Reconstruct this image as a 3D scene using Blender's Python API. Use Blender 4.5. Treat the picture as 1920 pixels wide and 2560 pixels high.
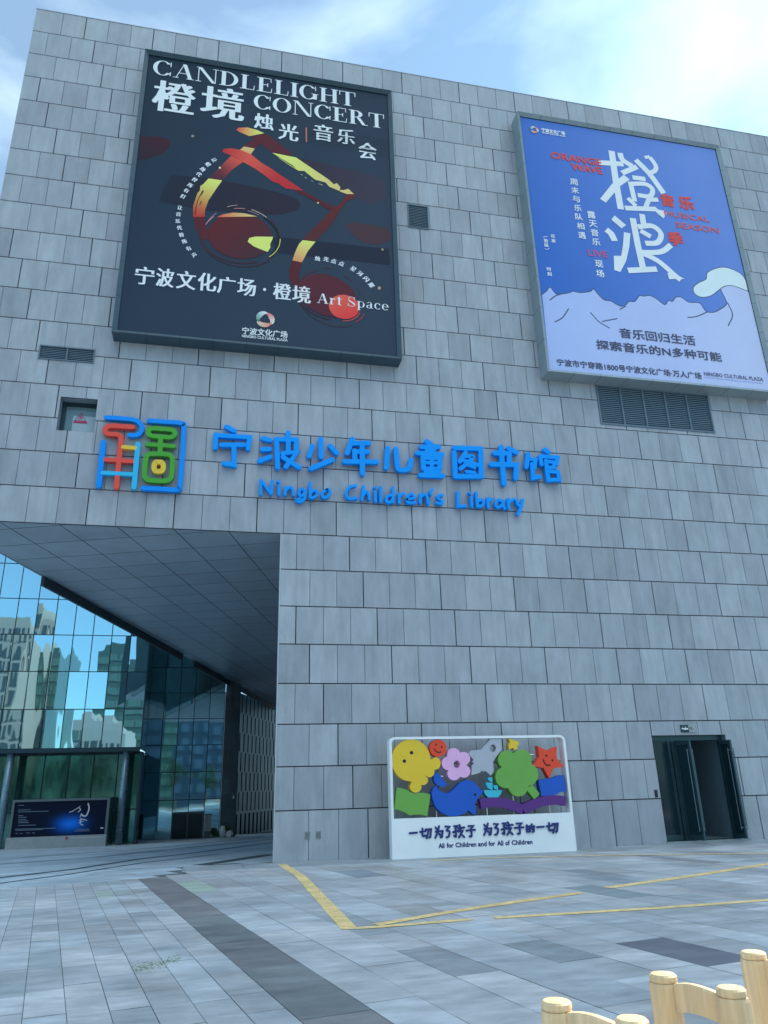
import bpy, bmesh, math, random
from mathutils import Vector, Matrix
random.seed(7)
for o in list(bpy.data.objects): bpy.data.objects.remove(o)
S = bpy.context.scene
COL = S.collection

# ------------------------------------------------------------------ camera
F_PX, RX, RY, RZ = 1865.04, 0.3557, 0.0276, -0.2214
CAM = Vector((2.16342, -19.29850, 1.42442))
ROT = Matrix.Rotation(RZ, 3, 'Z') @ Matrix.Rotation(RX, 3, 'X') @ Matrix.Rotation(RY, 3, 'Y')
cd = bpy.data.cameras.new('camera'); cam = bpy.data.objects.new('camera', cd); COL.objects.link(cam)
cam.location = CAM
rx_, fy_, uz_ = ROT @ Vector((1, 0, 0)), ROT @ Vector((0, 1, 0)), ROT @ Vector((0, 0, 1))
cam.matrix_world = Matrix(((rx_.x, uz_.x, -fy_.x, CAM.x), (rx_.y, uz_.y, -fy_.y, CAM.y), (rx_.z, uz_.z, -fy_.z, CAM.z), (0, 0, 0, 1)))
cd.sensor_fit = 'VERTICAL'; cd.sensor_height = 24; cd.sensor_width = 18; cd.lens = F_PX / 2560 * 24
cd.clip_start = 0.05; cd.clip_end = 3000
S.camera = cam
S.render.resolution_x, S.render.resolution_y = 768, 1024

# ------------------------------------------------------------------ light
SUN_EL, SUN_AZ = math.radians(39.5), math.radians(62)      # azimuth measured from +Y (behind the building) towards +X
sd = bpy.data.lights.new('sun', 'SUN'); sun = bpy.data.objects.new('sun', sd); COL.objects.link(sun)
sd.energy = 3.6; sd.angle = math.radians(0.5); sd.color = (1, .93, .82)
sdir = Vector((math.sin(SUN_AZ) * math.cos(SUN_EL), math.cos(SUN_AZ) * math.cos(SUN_EL), math.sin(SUN_EL)))
sun.rotation_euler = sdir.to_track_quat('Z', 'Y').to_euler(); sun.location = (20, 20, 60)
W = bpy.data.worlds.new('World'); S.world = W; W.use_nodes = True
wt = W.node_tree; wn, wl = wt.nodes, wt.links; wn.clear()
def wN(t, **k):
    n = wn.new(t)
    for a, b in k.items(): setattr(n, a, b)
    return n
sky = wN('ShaderNodeTexSky', sky_type='NISHITA', sun_disc=False, sun_elevation=SUN_EL, sun_rotation=SUN_AZ, air_density=1.0, dust_density=0.4, ozone_density=2.2)
bg1 = wN('ShaderNodeBackground'); bg1.inputs[1].default_value = 0.068
bg2 = wN('ShaderNodeBackground'); bg2.inputs[0].default_value = (.78, .94, 1, 1); bg2.inputs[1].default_value = 1.05
mx = wN('ShaderNodeMixShader'); out = wN('ShaderNodeOutputWorld')
tc = wN('ShaderNodeTexCoord'); mp = wN('ShaderNodeMapping'); mp.inputs['Scale'].default_value = (1.6, 1.6, 4.0)
nz = wN('ShaderNodeTexNoise'); nz.inputs['Scale'].default_value = 1.5; nz.inputs['Detail'].default_value = 7; nz.inputs['Roughness'].default_value = .5; nz.inputs['Distortion'].default_value = .35
# cloud cover grows towards the sun side; unseen white cloud behind the plaza is added to light the facade
dotn = wN('ShaderNodeVectorMath', operation='DOT_PRODUCT'); dotn.inputs[1].default_value = Vector((.80, .40, .45)).normalized()
dotb = wN('ShaderNodeVectorMath', operation='DOT_PRODUCT'); dotb.inputs[1].default_value = Vector((0.1, -.38, .92)).normalized()
m1 = wN('ShaderNodeMapRange'); m1.inputs[1].default_value = .80; m1.inputs[2].default_value = .98; m1.inputs[3].default_value = 0; m1.inputs[4].default_value = .30
m2 = wN('ShaderNodeMapRange'); m2.inputs[1].default_value = .70; m2.inputs[2].default_value = .95; m2.inputs[3].default_value = 0; m2.inputs[4].default_value = .58
add = wN('ShaderNodeMath', operation='ADD'); add2 = wN('ShaderNodeMath', operation='ADD')
m3 = wN('ShaderNodeMapRange'); m3.inputs[1].default_value = .58; m3.inputs[2].default_value = 1.02; m3.inputs[3].default_value = .15; m3.inputs[4].default_value = .95
wl.new(tc.outputs['Generated'], mp.inputs[0]); wl.new(mp.outputs[0], nz.inputs['Vector'])
wl.new(tc.outputs['Generated'], dotn.inputs[0]); wl.new(tc.outputs['Generated'], dotb.inputs[0])
wl.new(dotn.outputs['Value'], m1.inputs[0]); wl.new(dotb.outputs['Value'], m2.inputs[0])
wl.new(m1.outputs[0], add.inputs[0]); wl.new(m2.outputs[0], add.inputs[1])
wl.new(add.outputs[0], add2.inputs[0]); wl.new(nz.outputs[0], add2.inputs[1]); wl.new(add2.outputs[0], m3.inputs[0])
tint = wN('ShaderNodeMix', data_type='RGBA', blend_type='MULTIPLY'); tint.inputs[0].default_value = 1; tint.inputs[7].default_value = (.58, 1.12, 1.32, 1)
wl.new(sky.outputs[0], tint.inputs[6]); wl.new(tint.outputs[2], bg1.inputs[0]); wl.new(bg1.outputs[0], mx.inputs[1]); wl.new(bg2.outputs[0], mx.inputs[2])
wl.new(m3.outputs[0], mx.inputs[0]); wl.new(mx.outputs[0], out.inputs[0])
S.view_settings.view_transform = 'Standard'; S.view_settings.look = 'None'; S.view_settings.gamma = 1
S.view_settings.exposure = 1.12
S.cycles.max_bounces = 6; S.cycles.glossy_bounces = 4; S.cycles.transmission_bounces = 4
S.cycles.use_denoising = True

# ------------------------------------------------------------------ helpers
def ray(u, v): return ROT @ Vector(((u - 960) / F_PX, 1, -(v - 1280) / F_PX))
def fac(u, v, Y=0.0):
    d = ray(u, v); t = (Y - CAM.y) / d.y; q = CAM + d * t
    return (q.x, q.z)
G0 = -0.11
def gz(y): return G0 if y <= 0 else G0 - .029 * min(y, 60)
def gnd(u, v):
    d = ray(u, v); t = (G0 - CAM.z) / d.z; q = CAM + d * t
    if q.y > 0:   # the passage floor falls away from the plaza
        # CAM.z + d.z t = G0 - .029 (CAM.y + d.y t)
        t = (G0 - .029 * CAM.y - CAM.z) / (d.z + .029 * d.y); q = CAM + d * t
    return (q.x, q.y)
def zm(ox, oy, s): return lambda p: (ox + p[0] / s, oy + p[1] / s)

def lin(c):
    return tuple(((v / 255) / 12.92 if v <= 10 else (((v / 255) + .055) / 1.055) ** 2.4) for v in c)
LI = (.50, .63, .75)      # light colour on shaded vertical faces, per unit albedo
def AL(r, g, b, k=1.0):
    k *= .85; c = lin((r, g, b)); return tuple(min(.9, max(.004, k * c[i] / LI[i])) for i in range(3))

MATS = {}
def mat(name, col=(.5, .5, .5), rough=.5, metal=0.0, spec=.5, var=0.0, vscale=3.0, bump=0.0, bscale=20.0, attr=None, emit=None, island=0.0, stretch=(1, 1, 1), coat=0.0, var2=0.0, v2scale=1.0, v2stretch=(1, 1, 1), streak=0.0):
    if name in MATS: return MATS[name]
    m = bpy.data.materials.new(name); m.use_nodes = True; MATS[name] = m
    nt = m.node_tree; N, L = nt.nodes, nt.links; b = N['Principled BSDF']
    b.inputs['Base Color'].default_value = (*col, 1); b.inputs['Roughness'].default_value = rough
    b.inputs['Metallic'].default_value = metal; b.inputs['Specular IOR Level'].default_value = spec
    b.inputs['Coat Weight'].default_value = coat
    src = None
    if attr:
        a = N.new('ShaderNodeVertexColor'); a.layer_name = attr; src = a.outputs['Color']
    tcn = N.new('ShaderNodeTexCoord'); mpn = N.new('ShaderNodeMapping'); mpn.inputs['Scale'].default_value = stretch
    L.new(tcn.outputs['Object'], mpn.inputs[0])
    def mul(src, fac_out):
        mm = N.new('ShaderNodeMix'); mm.data_type = 'RGBA'; mm.blend_type = 'MULTIPLY'; mm.inputs[0].default_value = 1
        if src is None: mm.inputs[6].default_value = (*col, 1)
        else: L.new(src, mm.inputs[6])
        L.new(fac_out, mm.inputs[7]); return mm.outputs[2]
    if var:
        n = N.new('ShaderNodeTexNoise'); n.inputs['Scale'].default_value = vscale; n.inputs['Detail'].default_value = 6; n.inputs['Roughness'].default_value = .65
        L.new(mpn.outputs[0], n.inputs['Vector'])
        r = N.new('ShaderNodeMapRange'); r.inputs[1].default_value = .3; r.inputs[2].default_value = .7; r.inputs[3].default_value = 1 - var; r.inputs[4].default_value = 1 + var
        L.new(n.outputs[0], r.inputs[0]); src = mul(src, r.outputs[0])
        rr = N.new('ShaderNodeMapRange'); rr.inputs[1].default_value = .3; rr.inputs[2].default_value = .7; rr.inputs[3].default_value = max(.02, rough - .08); rr.inputs[4].default_value = min(1, rough + .08)
        L.new(n.outputs[0], rr.inputs[0]); L.new(rr.outputs[0], b.inputs['Roughness'])
    if var2:
        mp2 = N.new('ShaderNodeMapping'); mp2.inputs['Scale'].default_value = v2stretch; L.new(tcn.outputs['Object'], mp2.inputs[0])
        n3 = N.new('ShaderNodeTexNoise'); n3.inputs['Scale'].default_value = v2scale; n3.inputs['Detail'].default_value = 5; n3.inputs['Roughness'].default_value = .6
        L.new(mp2.outputs[0], n3.inputs['Vector'])
        r3 = N.new('ShaderNodeMapRange'); r3.inputs[1].default_value = .32; r3.inputs[2].default_value = .72; r3.inputs[3].default_value = 1 - var2; r3.inputs[4].default_value = 1 + var2
        L.new(n3.outputs[0], r3.inputs[0]); src = mul(src, r3.outputs[0])
    if streak:   # occasional darker rain runs and mottled spots
        for stt, lo, hi, amt in (((7, 7, .16), .60, .76, streak), ((2.2, 2.2, 1.6), .62, .74, streak * .6)):
            mp4 = N.new('ShaderNodeMapping'); mp4.inputs['Scale'].default_value = stt; L.new(tcn.outputs['Object'], mp4.inputs[0])
            n4 = N.new('ShaderNodeTexNoise'); n4.inputs['Scale'].default_value = 1; n4.inputs['Detail'].default_value = 7; n4.inputs['Roughness'].default_value = .62; L.new(mp4.outputs[0], n4.inputs['Vector'])
            r4 = N.new('ShaderNodeMapRange'); r4.inputs[1].default_value = lo; r4.inputs[2].default_value = hi; r4.inputs[3].default_value = 1; r4.inputs[4].default_value = 1 - amt
            L.new(n4.outputs[0], r4.inputs[0]); src = mul(src, r4.outputs[0])
    if island:
        g = N.new('ShaderNodeNewGeometry'); cr = N.new('ShaderNodeValToRGB')
        e = cr.color_ramp.elements; k = island
        e[0].color = (1 - k, 1 - k, 1 - k, 1); e[1].color = (1 + k, 1 + k, 1 + k, 1)
        for p, c in ((.25, (1 - k * .2, 1 - k * .35, 1 - k * .2)), (.5, (1 - k * .1, 1 + k * .05, 1 + k * .1)), (.75, (1 + k * .45, 1 + k * .4, 1 + k * .3))):
            q = e.new(p); q.color = (*c, 1)
        L.new(g.outputs['Random Per Island'], cr.inputs[0]); src = mul(src, cr.outputs[0])
    if src is not None: L.new(src, b.inputs['Base Color'])
    if bump:
        n2 = N.new('ShaderNodeTexNoise'); n2.inputs['Scale'].default_value = bscale; n2.inputs['Detail'].default_value = 1 if 'glass' in name else 5
        L.new(mpn.outputs[0], n2.inputs['Vector'])
        bp = N.new('ShaderNodeBump'); bp.inputs['Strength'].default_value = bump; bp.inputs['Distance'].default_value = .02
        L.new(n2.outputs[0], bp.inputs['Height']); L.new(bp.outputs[0], b.inputs['Normal'])
    if emit:
        b.inputs['Emission Strength'].default_value = emit
        if src is not None: L.new(src, b.inputs['Emission Color'])
        else: b.inputs['Emission Color'].default_value = (*col, 1)
    return m

class MB:
    """collects geometry for ONE mesh object"""
    def __init__(s): s.v = []; s.f = []; s.c = []; s.n = 0; s.lift = 0
    def add(s, vs, fs, col=None):
        o = len(s.v); s.v += [tuple(p) for p in vs]; s.f += [tuple(i + o for i in f) for f in fs]
        if callable(col): s.c += [col(p) for p in vs]
        else: s.c += [col or (1, 1, 1)] * len(vs)
    def box(s, x0, x1, y0, y1, z0, z1, col=None):
        s.add([(x0, y0, z0), (x1, y0, z0), (x1, y1, z0), (x0, y1, z0), (x0, y0, z1), (x1, y0, z1), (x1, y1, z1), (x0, y1, z1)],
              [(0, 3, 2, 1), (4, 5, 6, 7), (0, 1, 5, 4), (1, 2, 6, 5), (2, 3, 7, 6), (3, 0, 4, 7)], col)
    def obox(s, c, ax, ay, az, col=None):
        c, ax, ay, az = map(Vector, (c, ax, ay, az))
        vs = [c + ax * i + ay * j + az * k for k in (-1, 1) for i, j in ((-1, -1), (1, -1), (1, 1), (-1, 1))]
        s.add(vs, [(0, 3, 2, 1), (4, 5, 6, 7), (0, 1, 5, 4), (1, 2, 6, 5), (2, 3, 7, 6), (3, 0, 4, 7)], col)
    def cyl(s, p, q, r0, r1=None, n=12, cap=True, col=None):
        p, q = Vector(p), Vector(q); r1 = r0 if r1 is None else r1
        d = (q - p).normalized(); a = d.orthogonal().normalized(); b = d.cross(a)
        vs = [];
        for c, r in ((p, r0), (q, r1)):
            for i in range(n):
                t = 2 * math.pi * i / n; vs.append(c + a * math.cos(t) * r + b * math.sin(t) * r)
        fs = [(i, (i + 1) % n, n + (i + 1) % n, n + i) for i in range(n)]
        if cap: fs += [tuple(range(n - 1, -1, -1)), tuple(range(n, 2 * n))]
        s.add(vs, fs, col)
    def lathe(s, c, prof, n=8, rot=0.0, col=None):
        vs = []; m = len(prof)
        for r, z in prof:
            for i in range(n):
                t = rot + 2 * math.pi * i / n; vs.append((c[0] + r * math.cos(t), c[1] + r * math.sin(t), c[2] + z))
        fs = [(k * n + i, k * n + (i + 1) % n, (k + 1) * n + (i + 1) % n, (k + 1) * n + i) for k in range(m - 1) for i in range(n)]
        fs += [tuple(range(n - 1, -1, -1)), tuple((m - 1) * n + i for i in range(n))]
        s.add(vs, fs, col)
    def build(s, name, m, parent=None, smooth=False, attr=False):
        me = bpy.data.meshes.new(name); me.from_pydata(s.v, [], s.f); me.update()
        if attr:
            ca = me.color_attributes.new('Col', 'FLOAT_COLOR', 'POINT')
            for i, c in enumerate(s.c): ca.data[i].color = (*c, 1)
        o = bpy.data.objects.new(name, me); COL.objects.link(o); me.materials.append(m)
        if smooth:
            for p in me.polygons: p.use_smooth = True
        if parent is not None:
            o.parent = parent
            o.matrix_parent_inverse = Matrix.Translation(-Vector(parent.location)) if parent.type == 'EMPTY' else Matrix.Identity(4)
        return o
def thing(name, loc, label, cat, group=None):
    o = bpy.data.objects.new(name, None); COL.objects.link(o); o.location = loc; o.empty_display_size = .3
    return tag(o, label, cat, group)
def tag(o, label=None, cat=None, group=None, kind=None):
    if label: o['label'] = label
    if cat: o['category'] = cat
    if group: o['group'] = group
    if kind: o['kind'] = kind
    return o
def structure(o): o['kind'] = 'structure'; return o

def smoothed(pts, closed=False, n=6):
    P = [Vector(p) for p in pts]; out = []; m = len(P)
    if m < 3 and not closed: return P
    for i in range(m if closed else m - 1):
        p0 = P[(i - 1) % m] if closed or i > 0 else P[0] * 2 - P[1]
        p1, p2 = P[i], P[(i + 1) % m]
        p3 = P[(i + 2) % m] if closed or i + 2 < m else P[-1] * 2 - P[-2]
        for k in range(n):
            t = k / n
            out.append(.5 * ((2 * p1) + (p2 - p0) * t + (2 * p0 - 5 * p1 + 4 * p2 - p3) * t * t + (3 * p1 - p0 - 3 * p2 + p3) * t ** 3))
    if not closed: out.append(P[-1])
    return out
def offs(P, w, closed):
    L, R = [], []; m = len(P)
    for i in range(m):
        a = P[(i - 1) % m] if closed or i else None
        b = P[(i + 1) % m] if closed or i < m - 1 else None
        d1 = (P[i] - a).normalized() if a is not None else None
        d2 = (b - P[i]).normalized() if b is not None else None
        if d1 is None: d1 = d2
        if d2 is None: d2 = d1
        t = (d1 + d2)
        t = t.normalized() if t.length > 1e-6 else d1
        nrm = Vector((-t.y, t.x)); c = max(.55, abs(nrm.dot(Vector((-d1.y, d1.x)))))
        L.append(P[i] + nrm * w / c); R.append(P[i] - nrm * w / c)
    return L, R
def ribbon(mb, pts, w, y, depth=0.0, smooth=True, closed=False, cap=True, bev=0.0, col=None, n=6):
    """stroke drawn in the XZ plane (front at Y=y), with rounded ends; depth pushes it back towards +Y"""
    P = smoothed(pts, closed, n) if smooth else [Vector(p) for p in pts]
    P = [p for i, p in enumerate(P) if i == 0 or (p - P[i - 1]).length > 1e-5]
    h = w / 2
    def ring(h):
        L, R = offs(P, h, closed)
        if closed: return L, R, [], []
        ce, cs = [], []
        if cap:
            d = (P[-1] - P[-2]).normalized(); nn = Vector((-d.y, d.x))
            ce = [P[-1] + (nn * math.cos(a) + d * math.sin(a)) * h for a in [math.pi * k / 6 for k in range(1, 6)]]
            d = (P[0] - P[1]).normalized(); nn = Vector((d.y, -d.x))
            cs = [P[0] + (-nn * math.cos(a) + d * math.sin(a)) * h for a in [math.pi * k / 6 for k in range(1, 6)]]
        return L, R, ce, cs
    def loopverts(h, yy):
        L, R, ce, cs = ring(h)
        return [(p.x, yy, p.y) for p in L + ce + R[::-1] + cs] if not closed else None
    m = len(P)
    if closed:
        for (hh, y0) in ((h, y),):
            L, R, _, _ = ring(h)
            vs = [(p.x, y, p.y) for p in L] + [(p.x, y, p.y) for p in R]
            fs = [(i, (i + 1) % m, m + (i + 1) % m, m + i) for i in range(m)]
            if depth:
                vs += [(p.x, y + depth, p.y) for p in L] + [(p.x, y + depth, p.y) for p in R]
                fs += [(i, 2 * m + i, 2 * m + (i + 1) % m, (i + 1) % m) for i in range(m)]
                fs += [(m + i, m + (i + 1) % m, 3 * m + (i + 1) % m, 3 * m + i) for i in range(m)]
            mb.add(vs, fs, col)
        return
    nc = 5 if cap else 0
    tot = 2 * m + 2 * nc
    front = loopverts(h - bev, y)
    fs = []
    for i in range(m - 1):
        fs.append((i, i + 1, 2 * m + nc - 2 - i, 2 * m + nc - 1 - i))
    if cap:
        fs.append(tuple([m - 1] + [m + k for k in range(nc)] + [m + nc]))
        fs.append(tuple([2 * m + nc - 1] + [2 * m + nc + k for k in range(nc)] + [0]))
    vs = front
    if depth:
        rings = [loopverts(h, y + bev)] if bev else []
        rings.append(loopverts(h, y + depth))
        base = 0
        for r in rings:
            o = len(vs); vs = vs + r
            fs += [(base + i, o + i, o + (i + 1) % tot, base + (i + 1) % tot) for i in range(tot)]
            base = o
    mb.add(vs, fs, col)
def fillpoly(loops, y, depth=0.0):
    """front face (with holes) + side walls; loops are lists of (x, z)"""
    bm = bmesh.new(); es = []
    for lp in loops:
        vs = [bm.verts.new((p[0], y, p[1])) for p in lp]
        es += [bm.edges.new((vs[i], vs[(i + 1) % len(vs)])) for i in range(len(vs))]
    bmesh.ops.triangle_fill(bm, use_beauty=True, use_dissolve=False, edges=es)
    bm.verts.index_update()
    vs = [tuple(v.co) for v in bm.verts]; fs = []
    for f in bm.faces:
        idx = [v.index for v in f.verts]
        if f.normal.y > 0: idx.reverse()
        fs.append(tuple(idx))
    bm.free()
    if depth:
        o = 0
        for lp in loops:
            k = len(lp); b = len(vs)
            vs += [(p[0], y + depth, p[1]) for p in lp]
            fs += [(o + i, o + (i + 1) % k, b + (i + 1) % k, b + i) for i in range(k)]
            o += k
    return vs, fs
def rect_minus(r, holes):
    out = [r]
    for h in holes:
        nxt = []
        for (a, b, c, d) in out:
            if h[0] >= b or h[1] <= a or h[2] >= d or h[3] <= c: nxt.append((a, b, c, d)); continue
            if h[0] > a: nxt.append((a, h[0], c, d))
            if h[1] < b: nxt.append((h[1], b, c, d))
            A, B = max(a, h[0]), min(b, h[1])
            if h[2] > c: nxt.append((A, B, c, h[2]))
            if h[3] < d: nxt.append((A, B, h[3], d))
        out = nxt
    return [q for q in out if q[1] - q[0] > .012 and q[3] - q[2] > .012]

GLY = {}
def glyph(s):
    if s in GLY: return GLY[s]
    c = bpy.data.curves.new('t', 'FONT'); c.body = s; c.fill_mode = 'FRONT'; c.resolution_u = 2
    o = bpy.data.objects.new('t', c); COL.objects.link(o); bpy.context.view_layer.update()
    me = bpy.data.meshes.new_from_object(o.evaluated_get(bpy.context.evaluated_depsgraph_get()))
    vs = [(v.co.x, v.co.y) for v in me.vertices]; fs = [tuple(p.vertices) for p in me.polygons]
    bpy.data.objects.remove(o); bpy.data.curves.remove(c); bpy.data.meshes.remove(me)
    xs = [v[0] for v in vs]; ys = [v[1] for v in vs]
    bb = (min(xs), max(xs), min(ys), max(ys))
    GLY[s] = (vs, fs, bb); return GLY[s]
STEP = 0.00015
def put(mb, s, x0, x1, z0, z1, col, smear=(0, 0), steps=3, rot=0.0):
    """writes s so that its ink fills the box; smear thickens strokes sideways / up and down"""
    vs, fs, b = glyph(s); sx = (x1 - x0 - smear[0]) / max(1e-6, b[1] - b[0]); sz = (z1 - z0 - smear[1]) / max(1e-6, b[3] - b[2])
    cx, cz = (x0 + x1) / 2, (z0 + z1) / 2; cr, sr = math.cos(rot), math.sin(rot)
    offsets = [(0, 0)]
    if smear[0] or smear[1]:
        offsets = [((i / (steps - 1) - .5) * smear[0], (j / (steps - 1) - .5) * smear[1]) for i in range(steps) for j in (range(steps) if smear[1] else (0,))]
        if not smear[1]: offsets = [(a, 0) for a, _ in offsets]
    for ii, (dx, dz) in enumerate(offsets):
        lf = mb.lift + STEP * (ii + 1); out = []
        for (px, py) in vs:
            X = (px - (b[0] + b[1]) / 2) * sx + dx; Z = (py - (b[2] + b[3]) / 2) * sz + dz
            out.append((cx + X * cr - Z * sr, mb.y - lf, cz + X * sr + Z * cr))
        mb.add(out, fs, col)
def putpx(mb, s, f, left, right, bottom, top, col, smear=(0, 0), steps=3):
    x0, x1 = fac(*f(left), mb.y)[0], fac(*f(right), mb.y)[0]
    z0, z1 = fac(*f(bottom), mb.y)[1], fac(*f(top), mb.y)[1]
    put(mb, s, x0, x1, z0, z1, col, smear, steps)
def putc(mb, s, f, c, size, col, smear=(0, 0), rot=0.0, h=None):
    a = fac(*f(c), mb.y); l = fac(*f((c[0] - size / 2, c[1])), mb.y); r = fac(*f((c[0] + size / 2, c[1])), mb.y)
    w = r[0] - l[0]; hh = w if h is None else w * h / size
    put(mb, s, a[0] - w / 2, a[0] + w / 2, a[1] - hh / 2, a[1] + hh / 2, col, smear, 3, rot)
def flat(mb, pts, col, f=None, smooth=False):
    P = [fac(*f(p), mb.y) for p in pts] if f else pts
    if smooth: P = [(p.x, p.y) for p in smoothed(P, True, 5)]
    mb.lift += STEP * 2
    vs, fs = fillpoly([P], mb.y - mb.lift); mb.add(vs, fs, col)
def line(mb, pts, w, col, f=None, smooth=True, cap=True, closed=False):
    P = [fac(*f(p), mb.y) for p in pts] if f else pts
    mb.lift += STEP * 2
    ribbon(mb, P, w, mb.y - mb.lift, 0, smooth, closed, cap, 0, col)

# ------------------------------------------------------------------ materials
STONE = mat('grey_stone_cladding', (.372, .392, .425), .5, streak=.16, var=.16, vscale=1.6, island=.135, var2=.06, v2scale=1.0, v2stretch=(5, 5, .35), bump=.12, bscale=14, stretch=(1.6, 1.6, .55))
JOINT = mat('dark_joint', (.04, .05, .06), .8)
SOFF = mat('dark_soffit_panel', (.36, .44, .50), .42, var=.12, vscale=1.2, island=.05)
STEEL = mat('slate_painted_aluminium', (.045, .085, .11), .42, var=.12, vscale=2.5, bump=.05)
LOUV = mat('louvre_grey', (.13, .19, .24), .5, var=.1)
PRINT = mat('printed_vinyl', attr='Col', rough=.5, spec=.08, var=.035, vscale=.8, bump=.06, bscale=1.2)
GLASS_A = mat('mirror_glass', (.40, .66, .74), .015, metal=.92, var=0, bump=.26, bscale=.9, stretch=(1.5, 1, .3))
GLASS_B = mat('dark_teal_glass', (.32, .58, .66), .03, metal=.9, bump=.12, bscale=.7)
GLASS_G = mat('green_ground_floor_glass', (.085, .24, .21), .04, metal=.8, bump=.25, bscale=.8, var=.15, stretch=(1.4, 1, .4))
MULL = mat('dark_mullion', (.02, .05, .07), .4, metal=.3)
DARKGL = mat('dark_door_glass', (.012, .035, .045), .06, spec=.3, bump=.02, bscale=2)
FRAME_T = mat('teal_door_frame', (.04, .085, .10), .35, metal=.4, var=.15)
CHROME = mat('brushed_steel', (.7, .72, .74), .25, metal=1)
WHITE = mat('white_painted_metal', (.90, .90, .90), .38, var=.03, vscale=2, coat=.1)
ROOM = mat('interior_wall', (.30, .34, .36), .8, var=.1)
BLACK = mat('black_plastic', (.01, .012, .016), .35)

# ------------------------------------------------------------------ the library building
XE, XP, XR, ZT, ZS = -4.83, 3.645, 46.0, 26.0, 8.0
TW, TA, TS = .725, -3.26, .5053
SL, SP = .265, .29
OPEN = [(-2.40, -1.45, 10.64, 11.65), (-3.125, -1.67, 12.762, 13.202), (7.606, 8.325, 18.962, 19.936), (13.655, 17.76, 12.135, 13.56), (13.862, 16.14, -.3, 2.615)]
lib = thing('library_building', (9, 0, G0), 'huge grey stone-tiled cultural building with a deep overhang over a passage', 'building')
wall = MB()
back = MB()
for r in range(26):
    zt, zb = ZT - r, ZT - r - 1
    if r == 25: zb = -.2
    x0 = XE if r < 18 else XP
    js = []
    n = int((x0 - TA - TS * TW * r) / TW) - 2
    while True:
        x = TA + TS * TW * r + n * TW
        if x > XR - .3: break
        if x > x0 + .42 * TW: js.append((x, .0135 if n % 3 == 0 else .0055))
        n += 1
    edges = [(x0, 0)] + js + [(XR, 0)]
    for (a, ga), (b, gb) in zip(edges[:-1], edges[1:]):
        for (xa, xb, za, zb_) in rect_minus((a + ga, b - gb, zb + .0135, zt - (.0135 if r else 0)), OPEN):
            c = .004; y1 = .045
            vs = [(xa + c, 0, za + c), (xb - c, 0, za + c), (xb - c, 0, zb_ - c), (xa + c, 0, zb_ - c),
                  (xa, c, za), (xb, c, za), (xb, c, zb_), (xa, c, zb_), (xa, y1, za), (xb, y1, za), (xb, y1, zb_), (xa, y1, zb_)]
            wall.add(vs, [(0, 1, 2, 3)] + [(i + j, i + 4 + j, (i + 1) % 4 + 4 + j, (i + 1) % 4 + j) for j in (0, 4) for i in range(4)])
wall.build('stone_cladding', STONE, lib)
for R_ in ((XE + .004, XR, ZS + .01, ZT - .01), (XP + .004, XR, -.25, ZS + .01)):
    for (xa, xb, za, zb_) in rect_minus(R_, OPEN): back.add([(xa, .04, za), (xb, .04, za), (xb, .04, zb_), (xa, .04, zb_)], [(0, 1, 2, 3)])
back.build('joint_backing', JOINT, lib)
DEP = 46.0
def edge(y): return XE + SL * y
def pier(y): return XP + SL * y
body = MB()
e = .05
body.add([(XE, e, ZS), (edge(DEP), DEP, ZS), (edge(DEP), DEP, ZT), (XE, e, ZT), (XR, e, ZT), (XR, DEP, ZT), (XR, e, -.3), (XR, DEP, -.3), (XP, e, -.3), (pier(DEP), DEP, -1.8), (pier(DEP), DEP, ZS), (XP, e, ZS)],
         [(0, 3, 2, 1), (3, 4, 5, 2), (4, 6, 7, 5), (8, 11, 10, 9), (1, 2, 5, 7, 9, 10), (8, 9, 7, 6)])
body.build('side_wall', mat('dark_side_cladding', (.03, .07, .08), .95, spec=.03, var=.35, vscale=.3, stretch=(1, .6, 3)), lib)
blk = MB(); blk.add([(pier(DEP + .02), DEP + .02, -2), (XR, DEP + .02, -2), (XR, 72, -2), (pier(72), 72, -2), (pier(DEP + .02), DEP + .02, 15), (XR, DEP + .02, 15), (XR, 72, 15), (pier(72), 72, 15)], [(0, 1, 5, 4), (1, 2, 6, 5), (2, 3, 7, 6), (3, 0, 4, 7), (4, 5, 6, 7)]); blk.build('unseen_sun_block', STONE, lib)  # unseen block added to keep sun and horizon light off the far wall
cap = MB(); cap.box(XE - .01, XR, -.012, .40, ZT + .002, ZT + .03); cap.build('parapet_cap', STONE, lib)
trim = MB(); trim.box(XP - .03, XP - .002, -.004, .09, -.2, ZS - .004); trim.build('corner_trim', mat('pale_trim', (.5, .55, .58), .35, metal=.2), lib)
# soffit
def clip(poly, fn):
    out = []
    for i in range(len(poly)):
        a, b = poly[i], poly[(i + 1) % len(poly)]; fa, fb = fn(a), fn(b)
        if fa >= 0: out.append(a)
        if (fa >= 0) != (fb >= 0): t = fa / (fa - fb); out.append((a[0] + (b[0] - a[0]) * t, a[1] + (b[1] - a[1]) * t))
    return out
sf = MB(); gq = .013
for i in range(-6, 10):
    for j in range(-6, 60):
        xl, xr = XP - 1.42 * (i + 1) + gq, XP - 1.42 * i - gq; yl, yh = .07 + 1.35 * j + gq, .07 + 1.35 * (j + 1) - gq
        def isec(x1, yj):   # x = x1 + SP*y ; y = yj - .36 (x + 1.9)
            y = (yj - .36 * (x1 + 1.9)) / (1 + .36 * SP); return (x1 + SP * y, y)
        q = [isec(xl, yl), isec(xr, yl), isec(xr, yh), isec(xl, yh)]
        for fn in (lambda p: p[1] - .05, lambda p: DEP - p[1], lambda p: pier(p[1]) - .01 - p[0], lambda p: p[0] - edge(p[1])):
            q = clip(q, fn)
            if len(q) < 3: break
        if len(q) >= 3:
            sf.add([(p[0], p[1], ZS) for p in q], [tuple(range(len(q) - 1, -1, -1))])
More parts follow.
